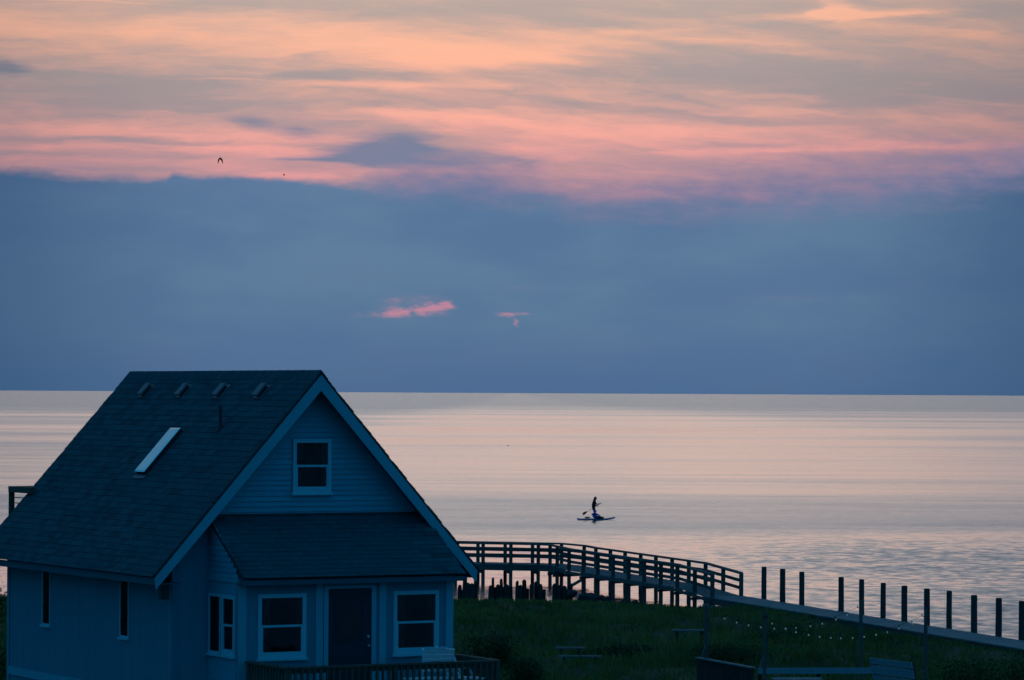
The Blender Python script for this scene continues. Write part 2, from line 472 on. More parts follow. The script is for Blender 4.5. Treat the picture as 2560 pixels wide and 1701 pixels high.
def empty(name, loc=(0, 0, 0), rz=0.0):
    o = bpy.data.objects.new(name, None)
    o.empty_display_size = 0.2
    o.location = loc
    o.rotation_euler = (0, 0, rz)
    COL.objects.link(o)
    return o


def mesh_obj(name, verts, faces, mat, parent=None, smooth=False, loc=None):
    me = bpy.data.meshes.new(name)
    me.from_pydata([tuple(v) for v in verts], [], faces)
    me.update()
    if mat is not None:
        me.materials.append(MATS[mat] if isinstance(mat, str) else mat)
    if smooth:
        me.polygons.foreach_set('use_smooth', [True] * len(me.polygons))
    o = bpy.data.objects.new(name, me)
    COL.objects.link(o)
    if parent is not None:
        o.parent = parent
    if loc is not None:
        o.location = loc
    return o


def link_copy(src, parent=None, name=None):
    o = src.copy()
    if name:
        o.name = name
    COL.objects.link(o)
    o.parent = parent
    return o


class MB:
    """Collects shapes for one mesh."""
    def __init__(self):
        self.v = []
        self.f = []

    def add(self, verts, faces):
        k = len(self.v)
        self.v += [tuple(p) for p in verts]
        self.f += [tuple(i + k for i in fc) for fc in faces]
        return self

    def box(self, x0, x1, y0, y1, z0, z1):
        return self.add([(x0, y0, z0), (x1, y0, z0), (x1, y1, z0), (x0, y1, z0), (x0, y0, z1), (x1, y0, z1), (x1, y1, z1), (x0, y1, z1)],
                        [(0, 3, 2, 1), (4, 5, 6, 7), (0, 1, 5, 4), (1, 2, 6, 5), (2, 3, 7, 6), (3, 0, 4, 7)])

    def beam(self, a, b, w, h, up=(0, 0, 1)):
        """Rectangular bar from a to b, w wide across, h deep along up, centred on the line."""
        a = Vector(a); b = Vector(b)
        d = (b - a).normalized()
        s = d.cross(Vector(up))
        if s.length < 1e-6:
            s = d.cross(Vector((1, 0, 0)))
        s.normalize()
        u = s.cross(d).normalized()
        vs = []
        for p in (a, b):
            for (i, j) in ((-1, -1), (1, -1), (1, 1), (-1, 1)):
                vs.append(p + s * (w / 2 * i) + u * (h / 2 * j))
        return self.add(vs, [(3, 2, 1, 0), (4, 5, 6, 7), (0, 1, 5, 4), (1, 2, 6, 5), (2, 3, 7, 6), (3, 0, 4, 7)])

    def tube(self, pts, radii, seg=8, cap=True):
        pts = [Vector(p) for p in pts]
        k0 = len(self.v)
        for i, p in enumerate(pts):
            d = (pts[min(i + 1, len(pts) - 1)] - pts[max(i - 1, 0)]).normalized()
            s = d.cross(Vector((0, 0, 1)) if abs(d.z) < 0.9 else Vector((0, 1, 0)))
            s.normalize()
            u = s.cross(d)
            r = radii[i] if isinstance(radii, (list, tuple)) else radii
            rx, rz = r if isinstance(r, (list, tuple)) else (r, r)
            for j in range(seg):
                an = 2 * math.pi * j / seg
                self.v.append(tuple(p + s * (rx * math.cos(an)) + u * (rz * math.sin(an))))
        for i in range(len(pts) - 1):
            for j in range(seg):
                a = k0 + i * seg + j
                b = k0 + i * seg + (j + 1) % seg
                self.f.append((a, b, b + seg, a + seg))
        if cap:
            self.f.append(tuple(k0 + j for j in reversed(range(seg))))
            e = k0 + (len(pts) - 1) * seg
            self.f.append(tuple(e + j for j in range(seg)))
        return self

    def sheet(self, quad, thick, normal):
        """A flat slab from four corners, thickened along -normal."""
        nv = Vector(normal).normalized() * thick
        q = [Vector(p) for p in quad]
        return self.add(q + [p - nv for p in q], [(0, 1, 2, 3), (7, 6, 5, 4), (0, 4, 5, 1), (1, 5, 6, 2), (2, 6, 7, 3), (3, 7, 4, 0)])

    def build(self, name, mat, parent=None, smooth=False, loc=None, bevel=0.0):
        o = mesh_obj(name, self.v, self.f, mat, parent, smooth, loc)
        bm = bmesh.new()
        bm.from_mesh(o.data)
        bmesh.ops.recalc_face_normals(bm, faces=bm.faces)
        if bevel:
            bmesh.ops.bevel(bm, geom=list(bm.edges), offset=bevel, segments=1, affect='EDGES')
        bm.to_mesh(o.data)
        bm.free()
        if smooth:
            o.data.polygons.foreach_set('use_smooth', [True] * len(o.data.polygons))
        return o


# ------------------------------------------------------------------ water and land
water_material()
water = mesh_obj('water', [(-60000, -300, 0), (60000, -300, 0), (60000, 120000, 0), (-60000, 120000, 0)], [(0, 1, 2, 3)], 'water')
tag(water, kind='structure')

# The walkway's line: it runs straight from the turn of the boardwalk to the camera's right.
WALK_DIR = Vector((0.2851, -0.9585, 0))
WALK_OUT = Vector((0.9585, 0.2851, 0))          # towards the water
WALK_W = 1.7
WALK_ORG = Vector((10.0, 156.5, 0))             # a point on its seaward edge


def walk_pt(s, out=0.0, z=0.0):
    """s metres along the walkway from WALK_ORG towards the camera; out < 0 is landward of the seaward edge."""
    p = WALK_ORG + WALK_DIR * s + WALK_OUT * out
    return Vector((p.x, p.y, z))


def shore_y(x):
    """Where the marsh ends and the sound begins (as y for a given x)."""
    pts = [(-200, 172), (-40, 165), (-12, 162.3), (0.5, 161.5), (4.0, 160.0), (6.6, 158.0), (8.0, 157.2), (9.2, 156.35)]
    for (x0, y0), (x1, y1) in zip(pts, pts[1:]):
        if x <= x1:
            return y0 + (y1 - y0) * max(0.0, (x - x0) / (x1 - x0))
    # right of that the bank follows the landward side of the walkway
    return 156.35 - (x - 9.2) / 0.2975


def ground_z(x, y):
    d = shore_y(x) - y
    base = 0.16 + 0.80 * min(1.0, max(0.0, d / 34.0)) ** 0.8
    base += 0.24 * min(1.0, max(0.0, (x - 8.3) / 1.5)) * min(1.0, max(0.0, 1 - d / 20.0))
    w = 0.16 * math.sin(x * 0.37 + 1.3) * math.sin(y * 0.21) + 0.10 * math.sin(x * 0.9 + y * 0.55) + 0.07 * math.sin(x * 1.7 - y * 1.1 + 2)
    return base + w * min(1.0, max(0.0, d / 12.0))


def build_land():
    xs = np.concatenate([np.linspace(-160, -26, 18), np.linspace(-24, 26, 90), np.linspace(28, 75, 16)])
    ts = np.concatenate([[0, 0.15, 0.6], np.linspace(1.6, 70, 60), np.linspace(80, 260, 14)])
    verts, faces = [], []
    for t in ts:
        for x in xs:
            ys = shore_y(x)
            y = ys - t
            z = -0.5 if t == 0 else ground_z(x, y)
            verts.append((x, y, z))
    nx = len(xs)
    for j in range(len(ts) - 1):
        for i in range(nx - 1):
            faces.append((j * nx + i, (j + 1) * nx + i, (j + 1) * nx + i + 1, j * nx + i + 1))
    o = mesh_obj('ground', verts, faces, 'earth', smooth=True)
    tag(o, kind='structure')


build_land()


def build_grass():
    """Marsh grass: bent blades in clumps over the strip of land in view."""
    n_cl = 9000
    per = 9
    pos, hh = [], []
    while len(pos) < n_cl:
        y = 96 + 68 * random.random() ** 0.85
        x = random.uniform(-0.16, 0.16) * y
        d = shore_y(x) - y
        if d < 0.15:
            continue
        dens = math.sin(x * 0.8 + 0.4 * y) + math.sin(x * 0.33 - y * 0.27 + 1)
        if d > 3 and random.random() < 0.35 * (dens < -0.8):
            continue
        pos.append((x, y, ground_z(x, y) - 0.03))
        tall = 0.17 + 0.34 * min(1, d / 18) * (0.65 + 0.35 * math.sin(x * 0.5 + 2) * math.sin(y * 0.31))
        hh.append(tall * random.uniform(0.6, 1.25))
    pos = np.repeat(np.array(pos), per, axis=0)
    h = np.repeat(np.array(hh), per) * RNG.uniform(0.6, 1.1, n_cl * per)
    N = len(h)
    ang = RNG.uniform(0, 2 * np.pi, N)
    lean = RNG.uniform(0.1, 1.0, N) * h
    off = RNG.normal(0, 0.16, (N, 2))
    base = pos.copy()
    base[:, :2] += off
    wdt = RNG.uniform(0.012, 0.03, N)
    dx, dy = np.cos(ang), np.sin(ang)
    px, py = -dy * wdt, dx * wdt
    v = np.zeros((N, 5, 3))
    v[:, 0] = base + np.stack([px, py, 0 * h], 1)
    v[:, 1] = base - np.stack([px, py, 0 * h], 1)
    mid = base + np.stack([dx * lean * 0.35, dy * lean * 0.35, h * 0.6], 1)
    v[:, 2] = mid - np.stack([px, py, 0 * h], 1) * 0.8
    v[:, 3] = mid + np.stack([px, py, 0 * h], 1) * 0.8
    v[:, 4] = base + np.stack([dx * lean, dy * lean, h * 0.95], 1)
    k = np.arange(N)[:, None] * 5
    quads = k + np.array([[0, 1, 2, 3]])
    tris = k + np.array([[3, 2, 4]])
    me = bpy.data.meshes.new('marsh_grass')
    me.vertices.add(N * 5)
    me.vertices.foreach_set('co', v.reshape(-1))
    loops = np.concatenate([quads, tris], axis=1).reshape(-1)
    me.loops.add(len(loops))
    me.loops.foreach_set('vertex_index', loops)
    starts = (np.arange(N)[:, None] * 7 + np.array([[0, 4]])).reshape(-1)
    me.polygons.add(N * 2)
    me.polygons.foreach_set('loop_start', starts)
    me.update(calc_edges=True)
    me.materials.append(MATS['grass'])
    o = bpy.data.objects.new('marsh_grass', me)
    COL.objects.link(o)
    tag(o, 'dark green marsh grass covering the low shore', 'grass', kind='stuff')


build_grass()


# ------------------------------------------------------------------ the cottage
HOUSE_LOC = (-3.87, 69.57, 0.0)
HOUSE_RZ = R(29.0)
HW = 2.895            # half width of the walls
HL = 8.57             # length
ROOF_X = 3.435        # eave line
RAKE = 0.42           # gable overhang
ZR, ZE = 9.885, 6.06   # ridge and eave
SLOPE = (ZR - ZE) / ROOF_X
FLOOR = 3.70
GROUND = 0.95
PX0, PX1, PY = -2.15, 2.37, -1.38     # the sun room that stands out below the gable
PZ_TOP, PZ_EAVE = 7.11, 6.04
PENT_X1, PENT_Y = 2.50, -1.66


def build_house():
    house = empty('cottage', HOUSE_LOC, HOUSE_RZ)
    tag(house, 'blue clapboard cottage with a steep dark shingle roof', 'house')

    # walls ---------------------------------------------------------
    th = 0.15
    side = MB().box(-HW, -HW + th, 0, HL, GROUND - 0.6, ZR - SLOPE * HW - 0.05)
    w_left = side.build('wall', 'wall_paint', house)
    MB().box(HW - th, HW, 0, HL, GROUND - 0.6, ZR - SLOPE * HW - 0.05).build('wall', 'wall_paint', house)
    zt = ZR - 0.22
    gab = [(-HW + th, 0, GROUND - 0.6), (HW - th, 0, GROUND - 0.6), (HW - th, 0, zt - SLOPE * (HW - th)), (0, 0, zt), (-HW + th, 0, zt - SLOPE * (HW - th))]
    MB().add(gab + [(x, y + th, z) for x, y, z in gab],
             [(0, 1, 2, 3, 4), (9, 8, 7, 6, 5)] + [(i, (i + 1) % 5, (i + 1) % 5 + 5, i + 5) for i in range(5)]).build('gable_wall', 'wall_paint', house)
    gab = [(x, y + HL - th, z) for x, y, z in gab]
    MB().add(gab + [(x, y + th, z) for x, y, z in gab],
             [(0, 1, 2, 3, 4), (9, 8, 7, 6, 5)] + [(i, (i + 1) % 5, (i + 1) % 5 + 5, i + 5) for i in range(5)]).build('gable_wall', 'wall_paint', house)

    # gable clapboards: one board after another, lapped
    front = empty('gable_siding', (0, 0, 0))
    front.parent = house
    expo = 0.102
    z = PZ_TOP - 0.02
    while z < ZR - 0.42:
        z1 = z + expo
        xa = (ZR - 0.18 - z) / SLOPE
        xb = max(0.02, (ZR - 0.18 - z1) / SLOPE)
        xa, xb = min(xa, HW), min(xb, HW)
        jit = random.uniform(-0.002, 0.002)
        MB().add([(-xa, -0.030 + jit, z), (xa, -0.030 + jit, z), (xb, -0.008, z1 + 0.012), (-xb, -0.008, z1 + 0.012),
                  (-xa, -0.004, z), (xa, -0.004, z), (xb, -0.002, z1 + 0.012), (-xb, -0.002, z1 + 0.012)],
                 [(0, 1, 2, 3), (7, 6, 5, 4), (0, 4, 5, 1), (3, 2, 6, 7), (1, 5, 6, 2), (0, 3, 7, 4)]).build('clapboard', 'siding', front)
        z = z1
    MB().box(-2.40, 2.40, -0.045, -0.001, PZ_TOP - 0.16, PZ_TOP - 0.022).build('band_board', 'trim', house)

    # sun room walls
    sun = empty('sun_room', (0, 0, 0))
    sun.parent = house
    ztop = PZ_EAVE - 0.02
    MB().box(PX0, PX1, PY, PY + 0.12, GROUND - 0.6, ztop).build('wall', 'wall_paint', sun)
    zc0 = PZ_TOP - 0.10
    for xs in (PX0, PX1 - 0.12):
        MB().add([(xs, PY + 0.12, GROUND - 0.6), (xs, 0, GROUND - 0.6), (xs, 0, zc0), (xs, PY + 0.12, ztop + 0.12),
                  (xs + 0.12, PY + 0.12, GROUND - 0.6), (xs + 0.12, 0, GROUND - 0.6), (xs + 0.12, 0, zc0), (xs + 0.12, PY + 0.12, ztop + 0.12)],
                 [(0, 1, 2, 3), (7, 6, 5, 4), (0, 4, 5, 1), (1, 5, 6, 2), (2, 6, 7, 3), (3, 7, 4, 0)]).build('wall', 'siding', sun)
    # lapped boards on the cheek under the little roof
    for k in range(9):
        z0 = PZ_EAVE - 0.05 + k * expo
        ya = -1.36 + max(0, (z0 - PZ_EAVE)) / (PZ_TOP - PZ_EAVE) * 1.30
        if ya > -0.12:
            break
        MB().box(PX0 - 0.022, PX0 - 0.001, ya, -0.001, z0, z0 + expo - 0.012).build('clapboard', 'siding', sun)
    MB().box(PX0 - 0.03, PX0 - 0.001, PY - 0.001, -0.002, PZ_EAVE - 0.12, PZ_EAVE - 0.055).build('band_board', 'trim', sun)
    # vertical trim boards of the front
    for (a, b) in ((PX0 - 0.012, PX0 + 0.15), (-0.56, -0.41), (0.78, 0.93), (PX1 - 0.15, PX1 + 0.012)):
        MB().box(a, b, PY - 0.028, PY - 0.001, GROUND, ztop - 0.12).build('trim_board', 'trim', sun)
    MB().box(PX0, PX1, PY - 0.020, PY - 0.0015, ztop - 0.12, ztop - 0.002).build('frieze_board', 'wall_paint', sun)
    # corner boards of the main walls, and a water table along the side
    for (xa, ya, xb, yb) in ((-HW - 0.022, -0.022, -HW + 0.13, -0.001), (-HW - 0.022, -0.001, -HW - 0.001, 0.13),
                             (-HW - 0.022, HL - 0.13, -HW - 0.001, HL)):
        MB().box(xa, xb, ya, yb, GROUND, ZR - SLOPE * HW - 0.32).build('corner_board', 'wall_paint', house)
    MB().box(-HW - 0.045, -HW - 0.001, 0.13, HL - 0.13, FLOOR - 0.14, FLOOR + 0.02).build('water_table', 'trim', house)

    # windows ---------------------------------------------------------
    def window(name, origin, ux, w, h, double=True, trim=0.075, proud=0.03, sill=True, label=None):
        """origin = lower left outer corner; ux = unit vector along the wall, outward is ux x z."""
        o = Vector(origin)
        ux = Vector(ux)
        out = Vector((ux.y, -ux.x, 0))
        up = Vector((0, 0, 1))

        def slab(u0, u1, v0, v1, d0, d1):
            mb = MB()
            c = []
            for dd in (d0, d1):
                for (u, v) in ((u0, v0), (u1, v0), (u1, v1), (u0, v1)):
                    c.append(o + ux * u + up * v + out * dd)
            return mb.add(c, [(0, 1, 2, 3), (7, 6, 5, 4), (0, 4, 5, 1), (1, 5, 6, 2), (2, 6, 7, 3), (3, 7, 4, 0)])
        win = empty(name, (0, 0, 0))
        win.parent = house
        if label:
            win['label'] = label
        # dark room behind
        slab(trim * 0.6, w - trim * 0.6, trim * 0.6, h - trim * 0.6, 0.0006, 0.004).build('room_shadow', 'interior', win)
        if w > 0.75:
            # half-drawn curtains hanging just inside
            for (u0, u1) in ((trim + 0.005, trim + w * 0.17), (w - trim - w * 0.15, w - trim - 0.005)):
                m_ = MB()
                nf = 9
                for q in range(nf):
                    ua, ub = u0 + (u1 - u0) * q / nf, u0 + (u1 - u0) * (q + 1) / nf
                    da, db = (0.0052, 0.0095) if q % 2 == 0 else (0.0095, 0.0052)
                    m_.add([o + ux * ua + up * (trim * 0.8) + out * da, o + ux * ub + up * (trim * 0.8) + out * db,
                            o + ux * ub + up * (h - trim * 0.8) + out * db, o + ux * ua + up * (h - trim * 0.8) + out * da], [(0, 1, 2, 3)])
                m_.build('curtain', 'curtain', win)
        for (a, b, c, d) in ((0, trim, 0, h), (w - trim, w, 0, h), (trim, w - trim, h - trim, h), (trim, w - trim, 0, trim)):
            slab(a, b, c, d, 0.0006, proud).build('frame', 'window_trim', win)
        if sill:
            slab(-0.03, w + 0.03, -0.045, -0.0005, 0.0006, proud + 0.035).build('sill', 'window_trim', win)
        mid = h * 0.5
        r = 0.022
        if double:
            slab(trim, w - trim, mid - r, mid + r, 0.0045, proud * 0.9).build('meeting_rail', 'window_trim', win)
            slab(trim, w - trim, mid + r, h - trim, 0.0105, 0.014).build('pane', 'glass', win)
            # lower sash stands slightly proud in its own stiles
            for (a, b) in ((trim, trim + 0.03), (w - trim - 0.03, w - trim)):
                slab(a, b, trim, mid - r, 0.0045, proud * 0.75).build('sash_stile', 'window_trim', win)
            slab(trim + 0.03, w - trim - 0.03, trim, trim + 0.045, 0.0045, proud * 0.7).build('sash_rail', 'window_trim', win)
            slab(trim + 0.03, w - trim - 0.03, trim + 0.045, mid - r, 0.0105, 0.016).build('pane', 'glass', win)
        else:
            slab(trim, w - trim, trim, h - trim, 0.0105, 0.014).build('pane', 'glass', win)
        return win

    window('window', (-0.41, -0.034, 7.55), (1, 0, 0), 0.82, 1.04, label='gable window with two dark panes')
    window('window', (-1.76, PY - 0.001, 4.49), (1, 0, 0), 1.0, 1.21, label='double sash window left of the door')
    window('window', (1.09, PY - 0.001, 4.49), (1, 0, 0), 0.98, 1.21, label='double sash window right of the door')
    # side of the sun room: fixed light beside a sash
    window('window', (PX0 - 0.001, -0.06, 4.54), (0, -1, 0), 0.56, 1.13, double=False, trim=0.05)
    window('window', (PX0 - 0.001, -0.66, 4.54), (0, -1, 0), 0.60, 1.13, trim=0.07)
    # two slit windows on the long wall
    window('window', (-HW - 0.001, 6.60, 4.70), (0, -1, 0), 0.44, 1.18, double=False, trim=0.035, proud=0.018)
    window('window', (-HW - 0.001, 2.51, 4.70), (0, -1, 0), 0.44, 1.18, double=False, trim=0.035, proud=0.018)

    # door ---------------------------------------------------------
    door = empty('door', (0, 0, 0))
    door.parent = house
    door['label'] = 'dark blue front door with a glass light'
    x0, x1 = -0.30, 0.62
    for (a, b, c, d) in ((x0 - 0.09, x0, FLOOR, 5.83), (x1, x1 + 0.09, FLOOR, 5.83), (x0, x1, 5.77, 5.83)):
        MB().box(a, b, PY - 0.035, PY - 0.0012, c, d).build('door_frame', 'trim', door)
    MB().box(x0, x1, PY - 0.014, PY - 0.0012, FLOOR + 0.02, 5.77).build('leaf', 'door_paint', door)
    gx0, gx1, gz0, gz1 = -0.12, 0.42, 4.78, 5.57
    MB().box(gx0, gx1, PY - 0.018, PY - 0.0145, gz0, gz1).build('pane', 'glass', door)
    for (a, b, c, d) in ((gx0 - 0.035, gx0, gz0 - 0.035, gz1 + 0.035), (gx1, gx1 + 0.035, gz0 - 0.035, gz1 + 0.035),
                         (gx0, gx1, gz0 - 0.035, gz0), (gx0, gx1, gz1, gz1 + 0.035)):
        MB().box(a, b, PY - 0.026, PY - 0.0145, c, d).build('glazing_bead', 'door_paint', door)
    MB().tube([(0.545, PY - 0.0145, 4.85), (0.545, PY - 0.045, 4.85)], [0.03, 0.026], 10).build('deadbolt', 'bright_metal', door, smooth=False)
    MB().tube([(0.545, PY - 0.0145, 4.68), (0.545, PY - 0.05, 4.68), (0.545, PY - 0.06, 4.68), (0.545, PY - 0.085, 4.68)],
              [0.012, 0.012, 0.03, 0.02], 10).build('knob', 'bright_metal', door, smooth=False)
    MB().box(x0 - 0.02, x1 + 0.02, PY - 0.08, PY - 0.0012, FLOOR + 0.0005, FLOOR + 0.019).build('threshold', 'bright_metal', door)

    # roof ---------------------------------------------------------
    roof = empty('roof', (0, 0, 0))
    roof.parent = house
    nl = Vector((-SLOPE, 0, 1)).normalized()
    nr = Vector((SLOPE, 0, 1)).normalized()
    y0, y1 = -RAKE, HL + RAKE
    for nn, sx in ((nl, -1), (nr, 1)):
        MB().sheet([(0, y0, ZR), (sx * ROOF_X, y0, ZE), (sx * ROOF_X, y1, ZE), (0, y1, ZR)], 0.055, nn).build('sheathing', 'roof_deck', roof)
    # shingles, each a thin tab lying on the one below
    sl = math.hypot(ROOF_X, ZR - ZE)
    dn = Vector((-ROOF_X, 0, ZE - ZR)) / sl
    expo, tab = 0.145, 0.31
    singles = {}

    def shingle_proto(width, length):
        key = (round(width, 3), round(length, 3))
        if key not in singles:
            singles[key] = MB().add([(-width / 2, 0, 0.004), (width / 2, 0, 0.004), (width / 2, -length, 0.014), (-width / 2, -length, 0.014),
                                     (-width / 2, 0, 0.001), (width / 2, 0, 0.001), (width / 2, -length, 0.003), (-width / 2, -length, 0.003)],
                                    [(0, 3, 2, 1), (4, 5, 6, 7), (3, 7, 6, 2), (0, 4, 7, 3), (1, 2, 6, 5), (0, 1, 5, 4)]).build('shingle', 'shingle', None)
            return singles[key], True
        return singles[key], False

    def place(parent, width, pt, across, down, nrm):
        src, fresh = shingle_proto(width, expo + 0.03)
        o = src if fresh else link_copy(src)
        o.parent = parent
        mt = Matrix((across, -down, nrm)).transposed().to_4x4()
        mt.translation = pt
        o.matrix_local = mt
        return o

    def course_field(parent, top_a, top_b, down, length, nrm, budget, expo=expo):
        """Fill a rectangular slope; the budget of pieces nearest the start (the front edge) are objects of their own."""
        top_a, top_b = Vector(top_a), Vector(top_b)
        across = (top_b - top_a).normalized()
        wid = (top_b - top_a).length
        cells = []
        n = int(length / expo)
        for r in range(n + 1):
            s0 = min(r * expo, length - expo * 0.9) + 0.004
            off = (0, 0.5, 0.25, 0.75)[r % 4] * tab + random.uniform(-0.02, 0.02)
            k = 0
            x = -off
            while x < wid:
                xa, xb = max(x, 0.0), min(x + tab, wid)
                if xb - xa > 0.05:
                    cells.append((xa, xb, s0))
                x += tab
        cells.sort(key=lambda c: (abs((c[1] - c[0]) - tab) > 1e-4, c[0]))
        joined = MB()
        for i, (xa, xb, s0) in enumerate(cells):
            g = 0.008
            mid = top_a + across * ((xa + xb) / 2) + down * s0 + nrm * random.uniform(0.0, 0.006)
            if i < budget and abs((xb - xa) - tab) < 1e-4:
                place(parent, tab - g, mid, across, down, nrm)
            else:
                w = xb - xa - g
                L = expo + 0.03
                P = [mid + across * (sx * w / 2) + down * ll + nrm * hh for sx, ll, hh in
                     ((-1, 0, .004), (1, 0, .004), (1, L, .014), (-1, L, .014), (-1, 0, .001), (1, 0, .001), (1, L, .003), (-1, L, .003))]
                joined.add(P, [(0, 3, 2, 1), (4, 5, 6, 7), (3, 7, 6, 2), (0, 4, 7, 3), (1, 2, 6, 5), (0, 1, 5, 4)])
        if joined.v:
            o = joined.build('shingles', 'shingle', parent)
            o['kind'] = 'stuff'

    course_field(roof, (0, y0 - 0.01, ZR), (0, y1, ZR), dn, sl + 0.02, nl, 130)
    dn_r = Vector((ROOF_X, 0, ZE - ZR)) / sl
    course_field(roof, (0, y1, ZR), (0, y0 - 0.01, ZR), dn_r, sl + 0.02, nr, 0)
    # ridge caps
    for k in range(int((y1 - y0) / 0.36)):
        ya = y0 - 0.012 + k * 0.36
        m = MB()
        lift = random.uniform(0, 0.002)
        m.add([(-0.15, ya, ZR - 0.15 * SLOPE + 0.03), (0, ya, ZR + 0.038 + lift), (0.15, ya, ZR - 0.15 * SLOPE + 0.03),
               (-0.15, ya + 0.40, ZR - 0.15 * SLOPE + 0.020), (0, ya + 0.40, ZR + 0.034), (0.15, ya + 0.40, ZR - 0.15 * SLOPE + 0.020),
               (-0.15, ya, ZR - 0.15 * SLOPE), (0, ya, ZR + 0.02), (0.15, ya, ZR - 0.15 * SLOPE)],
              [(0, 1, 4, 3), (1, 2, 5, 4), (0, 6, 7, 1), (1, 7, 8, 2)]).build('ridge_cap', 'shingle', roof)
    # rake boards and soffits
    fw = 0.20
    for sx in (-1, 1):
        for yy, dep in ((y0, 0.035), (y1 - 0.035, 0.035)):
            nn = nl if sx < 0 else nr
            a = Vector((0, yy, ZR)) - Vector((0, 0, 0.062))
            b = Vector((sx * ROOF_X, yy, ZE)) - Vector((0, 0, 0.062))
            drop = Vector((0, 0, -fw * math.sqrt(1 + SLOPE * SLOPE)))
            q = [a, b, b + Vector((-sx * 0.02, 0, -0.22)), a + drop]
            MB().add([tuple(p + Vector((0, -0.012 if yy < 0 else dep, 0))) for p in q] + [tuple(p + Vector((0, dep - 0.012 if yy < 0 else 0, 0))) for p in q],
                     [(0, 1, 2, 3), (7, 6, 5, 4), (0, 4, 5, 1), (1, 5, 6, 2), (2, 6, 7, 3), (3, 7, 4, 0)]).build('rake_board', 'trim', roof)
        # soffit of the gable overhang
        MB().sheet([(0, y0 + 0.03, ZR - 0.17), (sx * ROOF_X, y0 + 0.03, ZE - 0.17), (sx * ROOF_X, -0.035, ZE - 0.17), (0, -0.035, ZR - 0.17)],
                   0.012, nl if sx < 0 else nr).build('soffit', 'soffit', roof)
        # eave board and level eave soffit
        MB().box(min(sx * ROOF_X, sx * (ROOF_X - 0.03)), max(sx * ROOF_X, sx * (ROOF_X - 0.03)), y0 + 0.03, y1 - 0.04, ZE - 0.20, ZE - 0.066).build('eave_board', 'soffit', roof)
        xa, xb = sorted((sx * (ROOF_X - 0.032), sx * (HW + 0.002)))
        MB().box(xa, xb, y0 + 0.03, y1 - 0.04, ZE - 0.195, ZE - 0.175).build('soffit', 'soffit', roof)
    # dark timber ends under the eave corners
    for yy in (y0 + 0.10, y1 - 0.30):
        MB().box(-ROOF_X + 0.18, -ROOF_X + 0.34, yy, yy + 0.14, ZE - 0.48, ZE - 0.20).build('eave_bracket', 'dark_metal', roof)

    # box vents near the ridge
    for yv in (1.44, 3.35, 5.22, 7.17):
        v = empty('roof_vent', (0, 0, 0))
        v.parent = roof
        mt = Matrix((Vector((0, -1, 0)), -dn, nl)).transposed().to_4x4()   # local x along the eave, y up the slope, z off the roof
        mt.translation = Vector((-0.36, yv, ZR - SLOPE * 0.36)) + nl * 0.016
        v.matrix_local = mt
        MB().box(-0.17, 0.17, -0.18, 0.18, 0.0, 0.010).build('flange', 'vent_metal', v)
        MB().box(-0.09, 0.09, -0.13, 0.12, 0.0105, 0.0745).build('throat', 'dark_metal', v)
        MB().add([(-0.12, -0.18, 0.075), (0.12, -0.18, 0.075), (0.12, 0.16, 0.075), (-0.12, 0.16, 0.075),
                  (-0.105, -0.16, 0.105), (0.105, -0.16, 0.105), (0.105, 0.14, 0.105), (-0.105, 0.14, 0.105)],
                 [(0, 3, 2, 1), (4, 5, 6, 7), (0, 1, 5, 4), (1, 2, 6, 5), (2, 3, 7, 6), (3, 0, 4, 7)]).build('hood', 'vent_metal', v)
    # plumbing vent pipe
    pb = Vector((-1.03, 1.98, ZR - SLOPE * 1.05))
    pipe = MB().tube([pb, pb + Vector((0, 0, 0.50))], 0.028, 10).build('vent_pipe', 'dark_metal', roof)
    MB().tube([pb + Vector((0, 0, -0.02)), pb + Vector((0, 0, 0.14))], [0.10, 0.032], 10).build('pipe_boot', 'dark_metal', pipe)
    # skylight
    sk = empty('skylight', (0, 0, 0))
    sk.parent = roof
    mt = Matrix((Vector((0, -1, 0)), -dn, nl)).transposed().to_4x4()
    mt.translation = Vector((-1.46, 3.90, ZR - SLOPE * 1.46)) + nl * 0.016
    sk.matrix_local = mt
    hw, hl2 = 0.235, 0.58
    for (a, b, c, d) in ((-hw, -hw + 0.04, -hl2, hl2), (hw - 0.04, hw, -hl2, hl2), (-hw + 0.04, hw - 0.04, -hl2, -hl2 + 0.04), (-hw + 0.04, hw - 0.04, hl2 - 0.04, hl2)):
        MB().box(a, b, c, d, 0, 0.08).build('curb', 'dark_metal', sk)
    MB().add([(-hw - 0.01, -hl2 - 0.01, 0.081), (hw + 0.01, -hl2 - 0.01, 0.081), (hw + 0.01, hl2 + 0.01, 0.081), (-hw - 0.01, hl2 + 0.01, 0.081),
              (-hw + 0.02, -hl2 + 0.03, 0.098), (hw - 0.02, -hl2 + 0.03, 0.098), (hw - 0.02, hl2 - 0.03, 0.098), (-hw + 0.02, hl2 - 0.03, 0.098)],
             [(0, 3, 2, 1), (4, 5, 6, 7), (0, 1, 5, 4), (1, 2, 6, 5), (2, 3, 7, 6), (3, 0, 4, 7)]).build('dome', 'skylight_dome', sk, smooth=False)
    MB().box(-hw - 0.05, hw + 0.05, -hl2 - 0.13, -hl2 - 0.05, 0.0, 0.02).build('apron_flashing', 'vent_metal', sk)

    # the little roof over the sun room -------------------------------
    pent = empty('porch_roof', (0, 0, 0))
    pent.parent = house
    pl = math.hypot(PENT_Y, PZ_TOP - PZ_EAVE)
    pd = Vector((0, PENT_Y, PZ_EAVE - PZ_TOP)) / pl
    pn = Vector((0, -(PZ_TOP - PZ_EAVE), -PENT_Y)).normalized()
    xl = PX0 - 0.03
    MB().sheet([(xl, -0.001, PZ_TOP), (xl, PENT_Y, PZ_EAVE), (PENT_X1, PENT_Y, PZ_EAVE), (PENT_X1, -0.001, PZ_TOP)], 0.05, pn).build('sheathing', 'roof_deck', pent)
